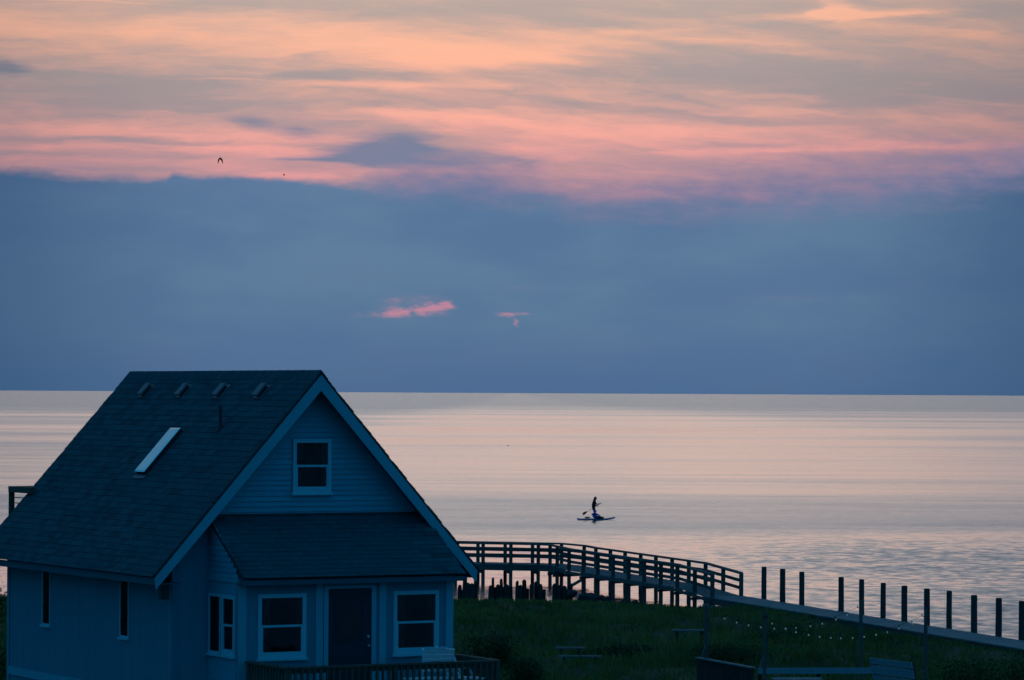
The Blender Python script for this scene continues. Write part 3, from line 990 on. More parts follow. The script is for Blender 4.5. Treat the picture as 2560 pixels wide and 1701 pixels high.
    course_field(pent, (xl, -0.002, PZ_TOP), (PENT_X1, -0.002, PZ_TOP), pd, pl, pn, 170)
    MB().box(xl, PENT_X1, PENT_Y + 0.003, PENT_Y + 0.03, PZ_EAVE - 0.16, PZ_EAVE - 0.062).build('eave_board', 'soffit', pent)
    MB().box(xl, PENT_X1, PENT_Y + 0.031, PY - 0.029, PZ_EAVE - 0.15, PZ_EAVE - 0.135).build('soffit', 'soffit', pent)
    # step flashing under the gable
    MB().box(-2.28, 2.40, -0.05, -0.046, PZ_TOP - 0.0, PZ_TOP + 0.05).build('flashing', 'dark_metal', pent)

    # rear balcony seen past the left slope ----------------------------
    bal = empty('rear_balcony', (0, 0, 0))
    bal.parent = house
    bx, by0, by1, bz = 2.40, HL + 0.002, 9.86, 6.38
    MB().box(-bx, bx, by0, by1, bz - 0.22, bz).build('floor', 'deck_wood', bal)
    for x in (-bx + 0.05, -0.8, 0.8, bx - 0.05):
        MB().box(x - 0.05, x + 0.05, by1 - 0.10, by1, GROUND - 0.6, bz - 0.221).build('support_post', 'deck_wood', bal)
        MB().box(x - 0.05, x + 0.05, by1 - 0.10, by1, bz + 0.001, 7.32).build('post', 'deck_wood', bal)
    MB().box(-bx, bx, by1 - 0.12, by1 + 0.02, 7.321, 7.45).build('top_rail', 'deck_wood', bal)
    for sx in (-1, 1):
        xx = sx * (bx - 0.05)
        MB().box(xx - 0.06, xx + 0.06, by0, by1 - 0.121, 7.323, 7.45).build('top_rail', 'deck_wood', bal)
        for k in range(7):
            MB().tube([(xx, by0, 6.52 + k * 0.115), (xx, by1 - 0.1, 6.52 + k * 0.115)], 0.006, 5).build('cable', 'dark_metal', bal)
    for k in range(7):
        MB().tube([(-bx + 0.1, by1 - 0.05, 6.52 + k * 0.115), (bx - 0.1, by1 - 0.05, 6.52 + k * 0.115)], 0.006, 5).build('cable', 'dark_metal', bal)
    return house


house = build_house()


def hp(x, y, z):
    """A point given in the cottage's own directions."""
    c, s = math.cos(HOUSE_RZ), math.sin(HOUSE_RZ)
    return Vector((HOUSE_LOC[0] + x * c - y * s, HOUSE_LOC[1] + x * s + y * c, z))


def build_front_deck():
    deck = empty('front_deck', hp(0, 0, 0), HOUSE_RZ)
    tag(deck, 'small brown timber deck with baluster railing before the cottage door', 'deck')
    dx0, dx1, dy0, dy1 = -2.05, 2.42, -3.27, PY - 0.09
    zf, zc = FLOOR, 4.47
    nb = 13
    bw = (dy1 - dy0) / nb
    for k in range(nb):
        MB().box(dx0, dx1, dy0 + k * bw + 0.004, dy0 + (k + 1) * bw - 0.004, zf - 0.035, zf).build('deck_board', 'deck_wood', deck)
    for yy in (dy0 + 0.03, (dy0 + dy1) / 2, dy1 - 0.05):
        MB().box(dx0, dx1, yy - 0.02, yy + 0.02, zf - 0.24, zf - 0.036).build('joist', 'deck_wood', deck)
    for x in (dx0 + 0.06, 0.2, dx1 - 0.06):
        MB().box(x - 0.07, x + 0.07, dy0 + 0.06, dy0 + 0.20, GROUND - 0.6, zf - 0.241).build('support_post', 'deck_wood', deck)

    def run(a, b):
        a, b = Vector(a), Vector(b)
        d = b - a
        L = d.length
        d.normalize()
        z = Vector((0, 0, 1))
        MB().beam(a + z * (zc - 0.02), b + z * (zc - 0.02), 0.14, 0.04).build('cap_rail', 'deck_wood', deck)
        MB().beam(a + z * (zc - 0.085), b + z * (zc - 0.085), 0.038, 0.085).build('rail', 'deck_wood', deck)
        MB().beam(a + z * (zf + 0.10), b + z * (zf + 0.10), 0.038, 0.085).build('rail', 'deck_wood', deck)
        n = int(L / 0.125)
        src = None
        for k in range(1, n):
            p = a + d * (L * k / n)
            nrm = Vector((d.y, -d.x, 0))
            q = p + nrm * 0.042
            if src is None:
                src = MB().box(-0.02, 0.02, -0.02, 0.02, zf + 0.03, zc - 0.045).build('baluster', 'deck_wood', deck)
                o = src
            else:
                o = link_copy(src, deck)
            o.location = (q.x, q.y, 0)
            o.rotation_euler = (0, 0, math.atan2(d.y, d.x))

    i = 0.06
    run((dx0 + i, dy1, 0), (dx0 + i, dy0 + i, 0))
    run((dx0 + i, dy0 + i, 0), (dx1 - i, dy0 + i, 0))
    run((dx1 - i, dy0 + i, 0), (dx1 - i, dy1, 0))
    for (x, y) in ((dx0 + i, dy0 + i), (0.2, dy0 + i), (dx1 - i, dy0 + i), (dx0 + i, dy1 - 0.05), (dx1 - i, dy1 - 0.05)):
        MB().box(x - 0.045, x + 0.045, y - 0.045, y + 0.045, zf + 0.0005, zc - 0.041).build('post', 'deck_wood', deck)


build_front_deck()


def build_chair(loc, rz, label):
    """White folding patio chair with a slatted high back and a grip cut into the top slat. Faces +y locally."""
    ch = empty('patio_chair', loc, rz)
    tag(ch, label, 'chair', 'white patio chairs on the front deck')
    m = 'chair_white'
    w = 0.29

    def back_pt(x, t):           # t = height along the leaning back
        return Vector((x, -0.20 - 0.30 * t, 0.40 + 0.60 * t))
    for sx in (-1, 1):
        MB().beam(back_pt(sx * w, -0.05), back_pt(sx * (w - 0.005), 0.97), 0.035, 0.045, up=(0, 1, 0)).build('back_post', m, ch)
        MB().beam((sx * (w + 0.03), -0.24, 0.62), (sx * (w + 0.03), 0.28, 0.64), 0.055, 0.025).build('armrest', m, ch)
        MB().beam((sx * (w + 0.02), 0.30, 0.0), (sx * (w + 0.02), -0.10, 0.605), 0.035, 0.035).build('leg', m, ch)
        MB().beam((sx * (w - 0.02), -0.36, 0.0), (sx * (w - 0.02), 0.22, 0.38), 0.035, 0.035).build('leg', m, ch)
    for k, (t0, t1) in enumerate(((0.22, 0.31), (0.34, 0.43), (0.46, 0.55), (0.58, 0.67), (0.70, 0.79))):
        a, b = back_pt(0, t0), back_pt(0, t1)
        c = (a + b) / 2
        MB().beam(c + Vector((-w + 0.018, 0, 0)), c + Vector((w - 0.018, 0, 0)), 0.018, (b - a).length, up=(b - a)).build('back_slat', m, ch)
    # arched top slat with the grip opening
    n = 12
    vs, fs = [], []
    for i in range(n + 1):
        u = -1 + 2 * i / n
        x = u * (w - 0.018)
        top = 0.90 + 0.11 * (1 - u * u) ** 0.8
        hole = 0.03 * math.sqrt(max(0, 1 - (u / 0.36) ** 2)) if abs(u) < 0.36 else 0.0
        zm = 0.925
        for t in (0.82, zm - hole, zm + hole + 0.0005, top):
            for dy in (0.009, -0.009):
                vs.append(back_pt(x, t) + Vector((0, dy, 0)))
    for i in range(n):
        for r in (0, 2):
            A = i * 8 + r * 2
            B = A + 8
            fs += [(A, B, B + 2, A + 2), (A + 1, A + 3, B + 3, B + 1), (A, A + 1, B + 1, B), (A + 2, B + 2, B + 3, A + 3)]
    mesh_obj('top_slat', vs, fs, m, ch)
    for k in range(5):
        y = -0.18 + k * 0.10
        MB().box(-w + 0.02, w - 0.02, y, y + 0.08, 0.385, 0.405).build('seat_slat', m, ch)


build_chair(hp(1.50, -2.45, FLOOR + 0.002), R(2), 'white slatted patio chair seen from behind, nearer the house corner')
build_chair(hp(2.02, -2.60, FLOOR + 0.002), R(-62), 'white patio chair turned sideways at the right end of the deck')


def build_side_table():
    tb = empty('side_table', hp(0.92, -2.85, FLOOR + 0.002), HOUSE_RZ)
    tag(tb, 'low white side table on the deck behind the balusters', 'table')
    for k in range(5):
        MB().box(-0.25, 0.25, -0.22 + k * 0.09, -0.22 + k * 0.09 + 0.075, 0.42, 0.445).build('top_slat', 'chair_white', tb)
    for sx in (-1, 1):
        for sy in (-1, 1):
            MB().box(sx * 0.2 - 0.02, sx * 0.2 + 0.02, sy * 0.17 - 0.02, sy * 0.17 + 0.02, 0, 0.419).build('leg', 'chair_white', tb)
        MB().box(sx * 0.2 - 0.015, sx * 0.2 + 0.015, -0.148, 0.148, 0.36, 0.419).build('apron', 'chair_white', tb)


build_side_table()


# ------------------------------------------------------------------ boardwalk, walkway and pilings
DECK_Z = 0.94          # railed boardwalk
LOW_Z = 0.742          # walkway along the bank


def build_boardwalk():
    bw = empty('boardwalk', (2.0, 178.0, 0))
    tag(bw, 'weathered railed boardwalk curving over the water behind the cottage', 'boardwalk')
    off = Vector((2.0, 178.0, 0))

    # centre line of the near and far edges, from the far left end to the end of the ramp
    near, far, zs = [], [], []
    left_d = Vector((-0.987, -0.16, 0))
    left_p = Vector((-0.16, 0.987, 0))
    bend = [(Vector((1.36, 179.75, 0)), left_p), (Vector((1.95, 179.30, 0)), Vector((0.35, 0.937, 0))), (Vector((2.28, 177.6, 0)), Vector((0.80, 0.60, 0)))]
    for k in range(14, 0, -1):
        p = bend[0][0] + left_d * (1.39 * k)
        near.append(p)
        far.append(p + left_p * WALK_W)
        zs.append(DECK_Z + 0.028 * min(k, 4))
    for p, d in bend:
        near.append(p)
        far.append(p + d * WALK_W)
        zs.append(DECK_Z)
    n_bay = 10
    for k in range(n_bay):
        s = -19.46 + 2.28 * k
        near.append(walk_pt(s, -WALK_W))
        far.append(walk_pt(s - 1.06, 0.0))
        zs.append(DECK_Z if k < n_bay - 2 else DECK_Z - 0.11 * (k - n_bay + 3))
    n = len(near)
    for i in range(n):
        near[i] = near[i] - off
        far[i] = far[i] - off
    # posts, each running from the water to its rail
    for line in (near, far):
        for i, p in enumerate(line):
            lean = Vector((random.uniform(-0.012, 0.012), random.uniform(-0.012, 0.012), 0))
            top = zs[i] + 1.0
            MB().beam((p.x, p.y, -1.2), (p.x + lean.x, p.y + lean.y, top - 0.02), 0.18, 0.18, up=(0, 1, 0)).build('post', 'pier_wood', bw)
        for i in range(n - 1):
            a, b = line[i], line[i + 1]
            side = (b - a).normalized().cross(Vector((0, 0, 1))) * (0.09 if line is near else -0.09)
            sag = random.uniform(-0.012, 0.012)
            za, zb = zs[i], zs[i + 1]
            MB().beam(a + Vector((0, 0, za + 1.0)), b + Vector((0, 0, zb + 1.0)), 0.20, 0.08).build('cap_rail', 'pier_wood', bw)
            for hgt in (0.70, 0.38):
                MB().beam(a - side + Vector((0, 0, za + hgt)), b - side + Vector((0, 0, zb + hgt + sag)), 0.045, 0.135).build('rail', 'pier_wood', bw)
            # edge beam below the boards
            bh = 0.26 if i < 16 else 0.13
            MB().beam(a + side + Vector((0, 0, za - 0.06 - bh / 2)), b + side + Vector((0, 0, zb - 0.06 - bh / 2)), 0.06, bh).build('edge_beam', 'pier_wood', bw)
    # crossbeams
    for i in range(n):
        a, b = near[i], far[i]
        d = (b - a).normalized()
        cz = zs[i] - (0.42 if i < 17 else 0.26)
        MB().beam(a - d * 0.25 + Vector((0, 0, cz)), b + d * 0.25 + Vector((0, 0, cz)), 0.09, 0.16 if i < 17 else 0.12).build('cross_beam', 'pier_wood', bw)
    # one diagonal brace at the turn
    MB().beam(near[17] + Vector((0, -0.1, 0.1)), near[18] + Vector((0, -0.1, 0.62)), 0.06, 0.14).build('brace', 'pier_wood', bw)
    # deck boards: too fine to tell apart from here, laid as one field
    m = MB()
    for i in range(n - 1):
        a0, a1, b0, b1 = near[i], near[i + 1], far[i], far[i + 1]
        k = max(1, int(((a1 - a0).length + (b1 - b0).length) / 2 / 0.15))
        for j in range(k):
            t0, t1 = (j + 0.04) / k, (j + 0.96) / k
            z0 = zs[i] + (zs[i + 1] - zs[i]) * (j + 0.5) / k + random.uniform(-0.004, 0.004)
            q = [a0.lerp(a1, t0), a0.lerp(a1, t1), b0.lerp(b1, t1), b0.lerp(b1, t0)]
            e = (b0 - a0).normalized() * 0.05
            q[0] = q[0] - e; q[1] = q[1] - e; q[2] = q[2] + e; q[3] = q[3] + e
            m.sheet([v + Vector((0, 0, z0)) for v in q], 0.045, (0, 0, 1))
    o = m.build('deck_boards', 'pier_deck', bw)
    o['kind'] = 'stuff'


build_boardwalk()


def build_walkway():
    org = walk_pt(20, -WALK_W / 2)
    ww = empty('bank_walkway', org)
    tag(ww, 'low rail-less plank walkway along the bank on the right', 'walkway')
    s0, s1 = 0.15, 46.0
    m = MB()
    s = s0
    while s < s1:
        w = 0.142
        z = LOW_Z + random.uniform(-0.005, 0.005)
        q = [walk_pt(s, -WALK_W - 0.06 + random.uniform(-.02, .02), z) - org, walk_pt(s + w - 0.008, -WALK_W - 0.06, z) - org, walk_pt(s + w - 0.008, 0.06, z) - org, walk_pt(s, 0.06 + random.uniform(-.02, .02), z) - org]
        m.sheet(q, 0.045, (0, 0, 1))
        s += w
    o = m.build('deck_boards', 'pier_deck', ww)
    o['kind'] = 'stuff'
    # edge beams, in lengths
    s = s0
    while s < s1 - 1:
        e = min(s + 4.0, s1)
        for outw in (-WALK_W + 0.02, -0.02):
            MB().beam(walk_pt(s + 0.01, outw, LOW_Z - 0.18) - org, walk_pt(e - 0.01, outw, LOW_Z - 0.18) - org, 0.07, 0.24).build('edge_beam', 'pier_wood', ww)
        e2 = e
        MB().beam(walk_pt(s + 0.01, -WALK_W - 0.09, LOW_Z - 0.40) - org, walk_pt(e2 - 0.01, -WALK_W - 0.09, LOW_Z - 0.40) - org, 0.09, 0.13).build('waler', 'pier_deck', ww)
        s = e
    s = s0 + 0.6
    while s < s1:
        for outw in (-WALK_W + 0.14, -0.14):
            p = walk_pt(s, outw) - org
            MB().tube([(p.x, p.y, -1.3), (p.x, p.y, LOW_Z - 0.05)], 0.10, 8).build('pile', 'piling_wood', ww)
        s += 4.4


build_walkway()

# Tall dark pilings along the seaward side of the walkway (one place in the row is empty).
PILING_Y = (154.3, 152.2, 150.0, 145.8, 143.7, 141.6, 139.5, 137.4, 135.4, 133.2, 131.1, 129.2)
PILING_WORDS = ('first piling of the row, nearest the railing end', 'second piling from the railing end',
                'third piling from the railing end, left of the gap', 'fourth piling from the railing end, right of the gap',
                'fifth piling from the railing end, behind a light pole', 'sixth piling from the railing end',
                'seventh piling from the railing end', 'eighth piling from the railing end, behind a light pole',
                'fourth piling from the right edge of the photo', 'third piling from the right edge of the photo',
                'second piling from the right edge of the photo', 'last piling at the right edge of the photo')
for i, (yy, words) in enumerate(zip(PILING_Y, PILING_WORDS)):
    xx = 56.75 - 0.2975 * yy
    pil = empty('piling', (xx, yy, 0))
    tag(pil, words, 'piling', 'pilings along the walkway')
    r = random.uniform(0.105, 0.12) + (0.012 if i in (9,) else 0)
    lx, ly = random.uniform(-0.02, 0.02), random.uniform(-0.03, 0.03)
    top = 2.1 + random.uniform(-0.03, 0.03)
    pts, rad = [], []
    for k in range(9):
        t = k / 8
        pts.append((lx * t + random.uniform(-.004, .004), ly * t, -1.5 + (top + 1.5) * t))
        rad.append(r * (1.10 - 0.12 * t) * random.uniform(0.985, 1.015))
    MB().tube(pts, rad, 14).build('shaft', 'piling_wood', pil, smooth=False)
    MB().tube([(lx, ly, top + 0.0005), (lx, ly, top + 0.025)], [r * 0.95, r * 0.80], 14).build('top_cap', 'old_wood', pil)


def build_stumps():
    """Remains of an old bulkhead standing in the shallows under the boardwalk."""
    spec = [(-2.35, .62, .10), (-2.12, 1.06, .11), (-1.98, .72, .13), (-1.76, .70, .12), (-1.62, .98, .10),
            (-0.95, .62, .09), (-0.82, .98, .07), (-0.60, .66, .10), (-0.42, .93, .08), (-0.15, .68, .11),
            (0.28, .84, .08), (0.45, .64, .10), (0.64, .88, .11), (0.98, .70, .10), (1.16, .80, .07), (1.40, .70, .11),
            (2.02, .72, .12), (2.22, .66, .11), (2.50, .62, .12), (2.72, .74, .13)]
    ORD = ('first', 'second', 'third', 'fourth', 'fifth', 'sixth', 'seventh', 'eighth', 'ninth')
    CLUSTER = ('in the cluster next to the cottage corner', 'in the second dark cluster under the boardwalk',
               'in the widest cluster, under the boardwalk near its turn', 'in the last cluster, right of the boardwalk turn')
    seen = {}
    for k, (x, z, r) in enumerate(spec):
        y = 166.0 + random.uniform(-0.25, 0.25) - 0.1 * x
        s = empty('old_stump', (x, y, 0))
        cl = 0 if x < -1.3 else 1 if x < 0.1 else 2 if x < 1.7 else 3
        seen[cl] = seen.get(cl, 0) + 1
        tag(s, '%s stump from the left %s' % (ORD[seen[cl] - 1], CLUSTER[cl]), 'stump', 'old bulkhead stumps')
        lx = random.uniform(-.04, .04)
        MB().tube([(0, 0, -1.2), (lx * .4, 0, z * 0.5), (lx, 0, z - 0.06), (lx + .02, 0.02, z)], [r * 1.1, r, r * 0.9, r * 0.5], 9).build('stake', 'old_wood', s)
    # planking that still holds between them
    wall = empty('old_bulkhead', (0, 166.2, 0))
    tag(wall, 'low dark remnant of planked bulkhead between the stumps', 'bulkhead')
    for (a, b) in ((-2.4, -1.55), (-0.98, 0.05), (0.22, 1.6), (1.95, 2.8)):
        x = a
        while x < b:
            w = random.uniform(0.16, 0.24)
            z = random.uniform(0.38, 0.60)
            MB().box(x, x + w - 0.012, 0.10, 0.16, -1.0, z).build('plank', 'old_wood', wall)
            x += w
    # broken rock running out to the right of them
    m = MB()
    for k in range(30):
        t = random.random()
        x = 2.7 + 3.3 * t
        y = 165.2 - 3.0 * t + random.uniform(-.5, .5)
        h = 0.55 - 0.36 * t - random.uniform(0, .35)
        r = random.uniform(0.16, 0.30)
        bm = bmesh.new()
        bmesh.ops.create_icosphere(bm, subdivisions=1, radius=r)
        rot = Matrix.Rotation(random.uniform(0, 6), 3, 'Z') @ Matrix.Rotation(random.uniform(0, 6), 3, 'X')
        vs = [rot @ (v.co * random.uniform(0.75, 1.15)) for v in bm.verts]
        m.add([(x + v.x, y + v.y, h - r * 0.8 + v.z * 0.8) for v in vs], [tuple(v.index for v in f.verts) for f in bm.faces])
        bm.free()
    o = m.build('riprap', 'rock')
    tag(o, 'dark broken rock in the shallows below the boardwalk', 'rocks', kind='stuff')


build_stumps()


# ------------------------------------------------------------------ the yard on the right: light poles, rail, furniture
YARD_Z = 1.10
POLES = {'back_left': (5.49, 101.3), 'front_left': (6.87, 97.5), 'back_right': (9.84, 101.3), 'front_right': (11.22, 97.5)}
POLE_WORDS = {'back_left': 'thin light pole at the left with a short crosspiece on top',
              'front_left': 'thin light pole second from the left, at the rail corner',
              'back_right': 'thin light pole third from the left, in front of a piling',
              'front_right': 'rightmost thin light pole, above the slatted bench'}
HOOK_Z = 3.50


def build_pole(key):
    x, y = POLES[key]
    zg = ground_z(x, y) - 0.4
    p = empty('light_pole', (x, y, 0))
    tag(p, POLE_WORDS[key], 'pole', 'string light poles in the yard')
    top = {'back_left': 3.56, 'front_left': 3.62, 'back_right': 3.72, 'front_right': 3.70}[key]
    ln = random.uniform(-.02, .02)
    MB().beam((0, 0, zg), (ln, 0, top), 0.09, 0.09, up=(0, 1, 0)).build('post', 'pier_wood', p, bevel=0.006)
    if key == 'back_left':
        MB().box(ln - 0.05, ln + 0.10, -0.05, 0.05, top + 0.0005, top + 0.03).build('crosspiece', 'pale_wood', p)
        MB().beam((-0.03, -0.06, 2.45), (-0.11, -0.06, 2.12), 0.03, 0.05, up=(0, 1, 0)).build('brace', 'pale_wood', p)
    elif key == 'front_left':
        MB().box(ln - 0.06, ln + 0.08, -0.05, 0.05, 3.45, 3.49).build('crosspiece', 'old_wood', p)
        MB().beam((-0.03, -0.06, 2.40), (-0.13, -0.06, 2.12), 0.03, 0.05, up=(0, 1, 0)).build('brace', 'pale_wood', p)
    else:
        MB().tube([(ln - 0.04, -0.05, HOOK_Z), (ln - 0.10, -0.06, HOOK_Z + 0.02), (ln - 0.11, -0.06, HOOK_Z + 0.07)], 0.014, 6).build('hook', 'dark_metal', p)


for key in POLES:
    build_pole(key)


def build_string(a, b, sag, n, first, last, label):
    a = Vector(a); b = Vector(b)
    st = empty('string_lights', a)
    tag(st, label, 'lights', 'string lights between the poles')
    pts = []
    for k in range(41):
        t = k / 40
        p = a.lerp(b, t) - a
        p.z -= sag * 4 * t * (1 - t)
        pts.append(p)
    MB().tube(pts, 0.0045, 5, cap=False).build('cable', 'cable', st)
    socket = bulb = None
    for k in range(n):
        t = first + (last - first) * k / (n - 1) + random.uniform(-0.008, 0.008)
        p = a.lerp(b, t) - a
        p.z -= sag * 4 * t * (1 - t) + 0.01
        if socket is None:
            socket = MB().tube([(0, 0, 0), (0, 0, -0.05)], [0.014, 0.016], 7).build('socket', 'cable', st)
            bulb = MB().tube([(0, 0, -0.05), (0, 0, -0.062), (0, 0, -0.08), (0, 0, -0.098), (0, 0, -0.108)], [0.009, 0.016, 0.019, 0.014, 0.004], 9).build('bulb', 'bulb', st, smooth=True)
            so, bo = socket, bulb
        else:
            so, bo = link_copy(socket, st), link_copy(bulb, st)
        tilt = random.uniform(-0.3, 0.3)
        for q in (so, bo):
            q.location = p
            q.rotation_euler = (random.uniform(-.2, .2), tilt, 0)


x1, y1 = POLES['back_left']; x3, y3 = POLES['back_right']
x2, y2 = POLES['front_left']; x4, y4 = POLES['front_right']
build_string((x1, y1, 3.50), (x3 - 0.1, y3, 3.52), 0.52, 11, 0.12, 0.93, 'farther light string, hung from the leftmost pole to the third')
build_string((x2, y2, 3.46), (x4 - 0.1, y4, 3.52), 0.50, 13, 0.05, 0.93, 'nearer light string, hung from the second pole to the rightmost')


def build_yard_rail():
    """Low board rail round two sides of the sitting area."""
    o0 = Vector((6.6, 98.1, 0))
    yr = empty('yard_rail', o0)
    tag(yr, 'low timber rail with pale cap around the string light yard', 'fence')
    A = Vector((5.27, 101.8, 0)) - o0
    B = Vector((6.62, 98.05, 0)) - o0
    Cc = Vector((10.05, 98.35, 0)) - o0
    zc = 2.05
    d = (B - A)
    MB().beam(A + Vector((0, 0, zc)), B + Vector((0, 0, zc)), 0.15, 0.04).build('cap_rail', 'pale_wood', yr)
    L = d.length
    n = int(L / 0.16)
    dn_ = d.normalized()
    for k in range(n):
        p = A + dn_ * (L * (k + 0.5) / n)
        zz = ground_z(p.x + o0.x, p.y + o0.y) - 0.1
        MB().beam(p + Vector((0, 0, zz)), p + Vector((0, 0, zc - 0.021)), 0.135, 0.025, up=(-dn_.y, dn_.x, 0)).build('board', 'old_wood', yr)
    MB().beam(B + Vector((0.12, 0, zc - 0.08)), Cc + Vector((0, 0, zc - 0.08)), 0.05, 0.16).build('rail', 'blue_slat', yr)
    for t in (0.0, 0.5, 1.0):
        p = (B + Vector((0.17, 0.06, 0))).lerp(Cc + Vector((-0.05, 0.08, 0)), t)
        zz = ground_z(p.x + o0.x, p.y + o0.y) - 0.3
        MB().box(p.x - 0.045, p.x + 0.045, p.y - 0.015, p.y + 0.075, zz, zc - 0.002).build('post', 'old_wood', yr)


build_yard_rail()


def build_picnic(loc, rz):
    t = empty('plank_table', loc, rz)
    tag(t, 'low plank table in the yard beyond the timber rail', 'table')
    for k in range(5):
        MB().box(-0.66, 0.66, -0.36 + k * 0.145, -0.36 + k * 0.145 + 0.135, 0.70, 0.735).build('top_plank', 'pale_wood', t)
    for sx in (-0.5, 0.5):
        MB().beam((sx, -0.34, -0.1), (sx, 0.20, 0.69), 0.04, 0.09, up=(1, 0, 0)).build('leg', 'old_wood', t)
        MB().beam((sx + 0.045, 0.34, -0.1), (sx + 0.045, -0.20, 0.69), 0.04, 0.09, up=(1, 0, 0)).build('leg', 'old_wood', t)
        MB().box(sx - 0.02 - 0.045, sx - 0.021, -0.33, 0.33, 0.62, 0.699).build('cleat', 'old_wood', t)


build_picnic((7.72, 97.0, 1.12), R(3))


def build_slat_bench():
    """High-backed bench of broad slats, seen from its back corner."""
    b = empty('slat_bench', (10.35, 96.6, 1.0), R(-62))
    tag(b, 'blue-grey high-backed bench of broad slats at the yard corner', 'bench')
    # local x along the bench, y outward (towards the viewer's left is the back)
    for k, (z0, z1) in enumerate(((0.42, 0.66), (0.69, 0.93), (0.96, 1.20), (1.23, 1.40))):
        y = -0.02 - 0.05 * k
        MB().add([(-1.0, y, z0), (1.0, y, z0), (1.0, y - 0.05, z1), (-1.0, y - 0.05, z1), (-1.0, y + 0.03, z0), (1.0, y + 0.03, z0), (1.0, y - 0.02, z1), (-1.0, y - 0.02, z1)],
                 [(0, 1, 2, 3), (7, 6, 5, 4), (0, 4, 5, 1), (1, 5, 6, 2), (2, 6, 7, 3), (3, 7, 4, 0)]).build('back_slat', 'blue_slat', b)
    for x in (-0.9, 0.9):
        MB().beam((x, 0.10, 0.0), (x, -0.10, 1.34), 0.06, 0.09, up=(0, 1, 0)).build('back_post', 'old_wood', b)
        MB().beam((x, 0.62, 0.0), (x, 0.62, 0.60), 0.06, 0.06, up=(0, 1, 0)).build('leg', 'old_wood', b)
        MB().beam((x, 0.07, 0.62), (x, 0.68, 0.64), 0.09, 0.035).build('armrest', 'blue_slat', b)
    for k in range(4):
        MB().box(-0.98, 0.98, 0.10 + k * 0.135, 0.10 + k * 0.135 + 0.12, 0.40, 0.43).build('seat_slat', 'blue_slat', b)


build_slat_bench()


def build_plank_seat(name, loc, rz, L, label, h=0.42, w=0.26):
    b = empty(name, loc, rz)
    tag(b, label, 'bench')
    for k in range(2):
        MB().box(-L / 2, L / 2, -w / 2 + k * w / 2 + 0.005, k * w / 2 - 0.005, h - 0.045, h).build('seat_plank', 'pale_wood', b)
    for sx in (-1, 1):
        x = sx * (L / 2 - 0.18)
        MB().box(x - 0.04, x + 0.04, -w / 2 + 0.02, w / 2 - 0.02, -0.3, h - 0.046).build('leg', 'old_wood', b)


build_plank_seat('plank_bench', (5.98, 120.5, ground_z(5.98, 120.5) + 0.05), R(2), 1.20, 'pale plank bench in the grass behind the leftmost light pole', h=0.62)
build_plank_seat('plank_bench', (1.95, 117.6, ground_z(1.95, 117.6) + 0.05), R(3), 0.95, 'short pale plank bench in mid marsh, the farther of two', h=0.24)
build_plank_seat('plank_bench', (2.20, 113.9, ground_z(2.20, 113.9) + 0.05), R(-1), 1.35, 'long pale plank bench in mid marsh, the nearer of two', h=0.24)


# ------------------------------------------------------------------ shrubs and trees
def leaf_mass(name, parent, blobs, n, size, mat='leaf'):
    """Leaf-sized faces scattered through several lobes; lobes are (x, y, z, rx, ry, rz)."""
    w = np.array([b[3] * b[4] * b[5] for b in blobs]) ** 0.7
    w /= w.sum()
    which = RNG.choice(len(blobs), n, p=w)
    B = np.array(blobs)[which]
    d = RNG.normal(size=(n, 3))
    d /= np.linalg.norm(d, axis=1)[:, None]
    r = RNG.uniform(0.25, 1.0, n) ** 0.45 * (1 + 0.16 * RNG.normal(size=n))
    c = B[:, :3] + d * r[:, None] * B[:, 3:]
    c = c[c[:, 2] > -0.2]
    n = len(c)
    nrm = RNG.normal(size=(n, 3)) + np.array([0, 0, 0.8])
    nrm /= np.linalg.norm(nrm, axis=1)[:, None]
    t = np.cross(nrm, RNG.normal(size=(n, 3)))
    t /= np.linalg.norm(t, axis=1)[:, None]
    b = np.cross(nrm, t)
    s = size * RNG.uniform(0.6, 1.4, n)[:, None]
    v = np.stack([c - t * s, c - b * s * 0.45, c + t * s, c + b * s * 0.45], 1).reshape(-1, 3)
    f = (np.arange(n)[:, None] * 4 + np.arange(4)[None]).tolist()
    return mesh_obj(name, v.tolist(), f, mat, parent)


def build_shrub(x, y, w, h, label, n=2600, size=0.045, name='shrub', cat='shrub', group='shrubs in the marsh'):
    z = ground_z(x, y)
    s = empty(name, (x, y, z))
    tag(s, label, cat, group)
    st = MB()
    blobs = []
    k = max(4, int(5 * w))
    for i in range(k):
        a = random.uniform(0, 6.28)
        rr = w * 0.5 * random.uniform(0.0, 0.75)
        hh = h * random.uniform(0.45, 0.82)
        lr = w * random.uniform(0.20, 0.32)
        px, py = rr * math.cos(a), rr * math.sin(a)
        blobs.append((px, py, hh, lr, lr, h * random.uniform(0.18, 0.3)))
        blobs.append((px * 1.1, py * 1.1, hh * 0.45, lr * 1.1, lr * 1.1, h * 0.3))
        st.tube([(px * 0.15, py * 0.15, -0.3), (px * 0.6, py * 0.6, hh * 0.5), (px, py, hh)], [0.035, 0.022, 0.008], 5)
    st.build('stems', 'bark', s)
    leaf_mass('foliage', s, blobs, n, size)


build_shrub(-0.75, 99.0, 1.5, 2.0, 'dark shrub right beside the cottage front deck')
build_shrub(0.35, 98.2, 1.3, 1.35, 'lower dark shrub just right of the one by the deck')
build_shrub(-0.45, 108.5, 1.6, 1.3, 'round dark shrub behind the white chairs, against the cottage corner')
build_shrub(3.6, 117.0, 2.8, 0.55, 'low dark shrub in the middle of the marsh')
build_shrub(12.4, 98.5, 2.2, 1.35, 'broad dark shrub right of the slatted bench')
build_shrub(14.4, 100.5, 2.4, 1.5, 'broad dark shrub in the lower right corner')
build_shrub(6.8, 113.5, 2.6, 0.5, 'low dark shrub beyond the string lights')
build_shrub(9.4, 126.0, 2.8, 0.5, 'low dark shrub below the middle of the bank walkway')


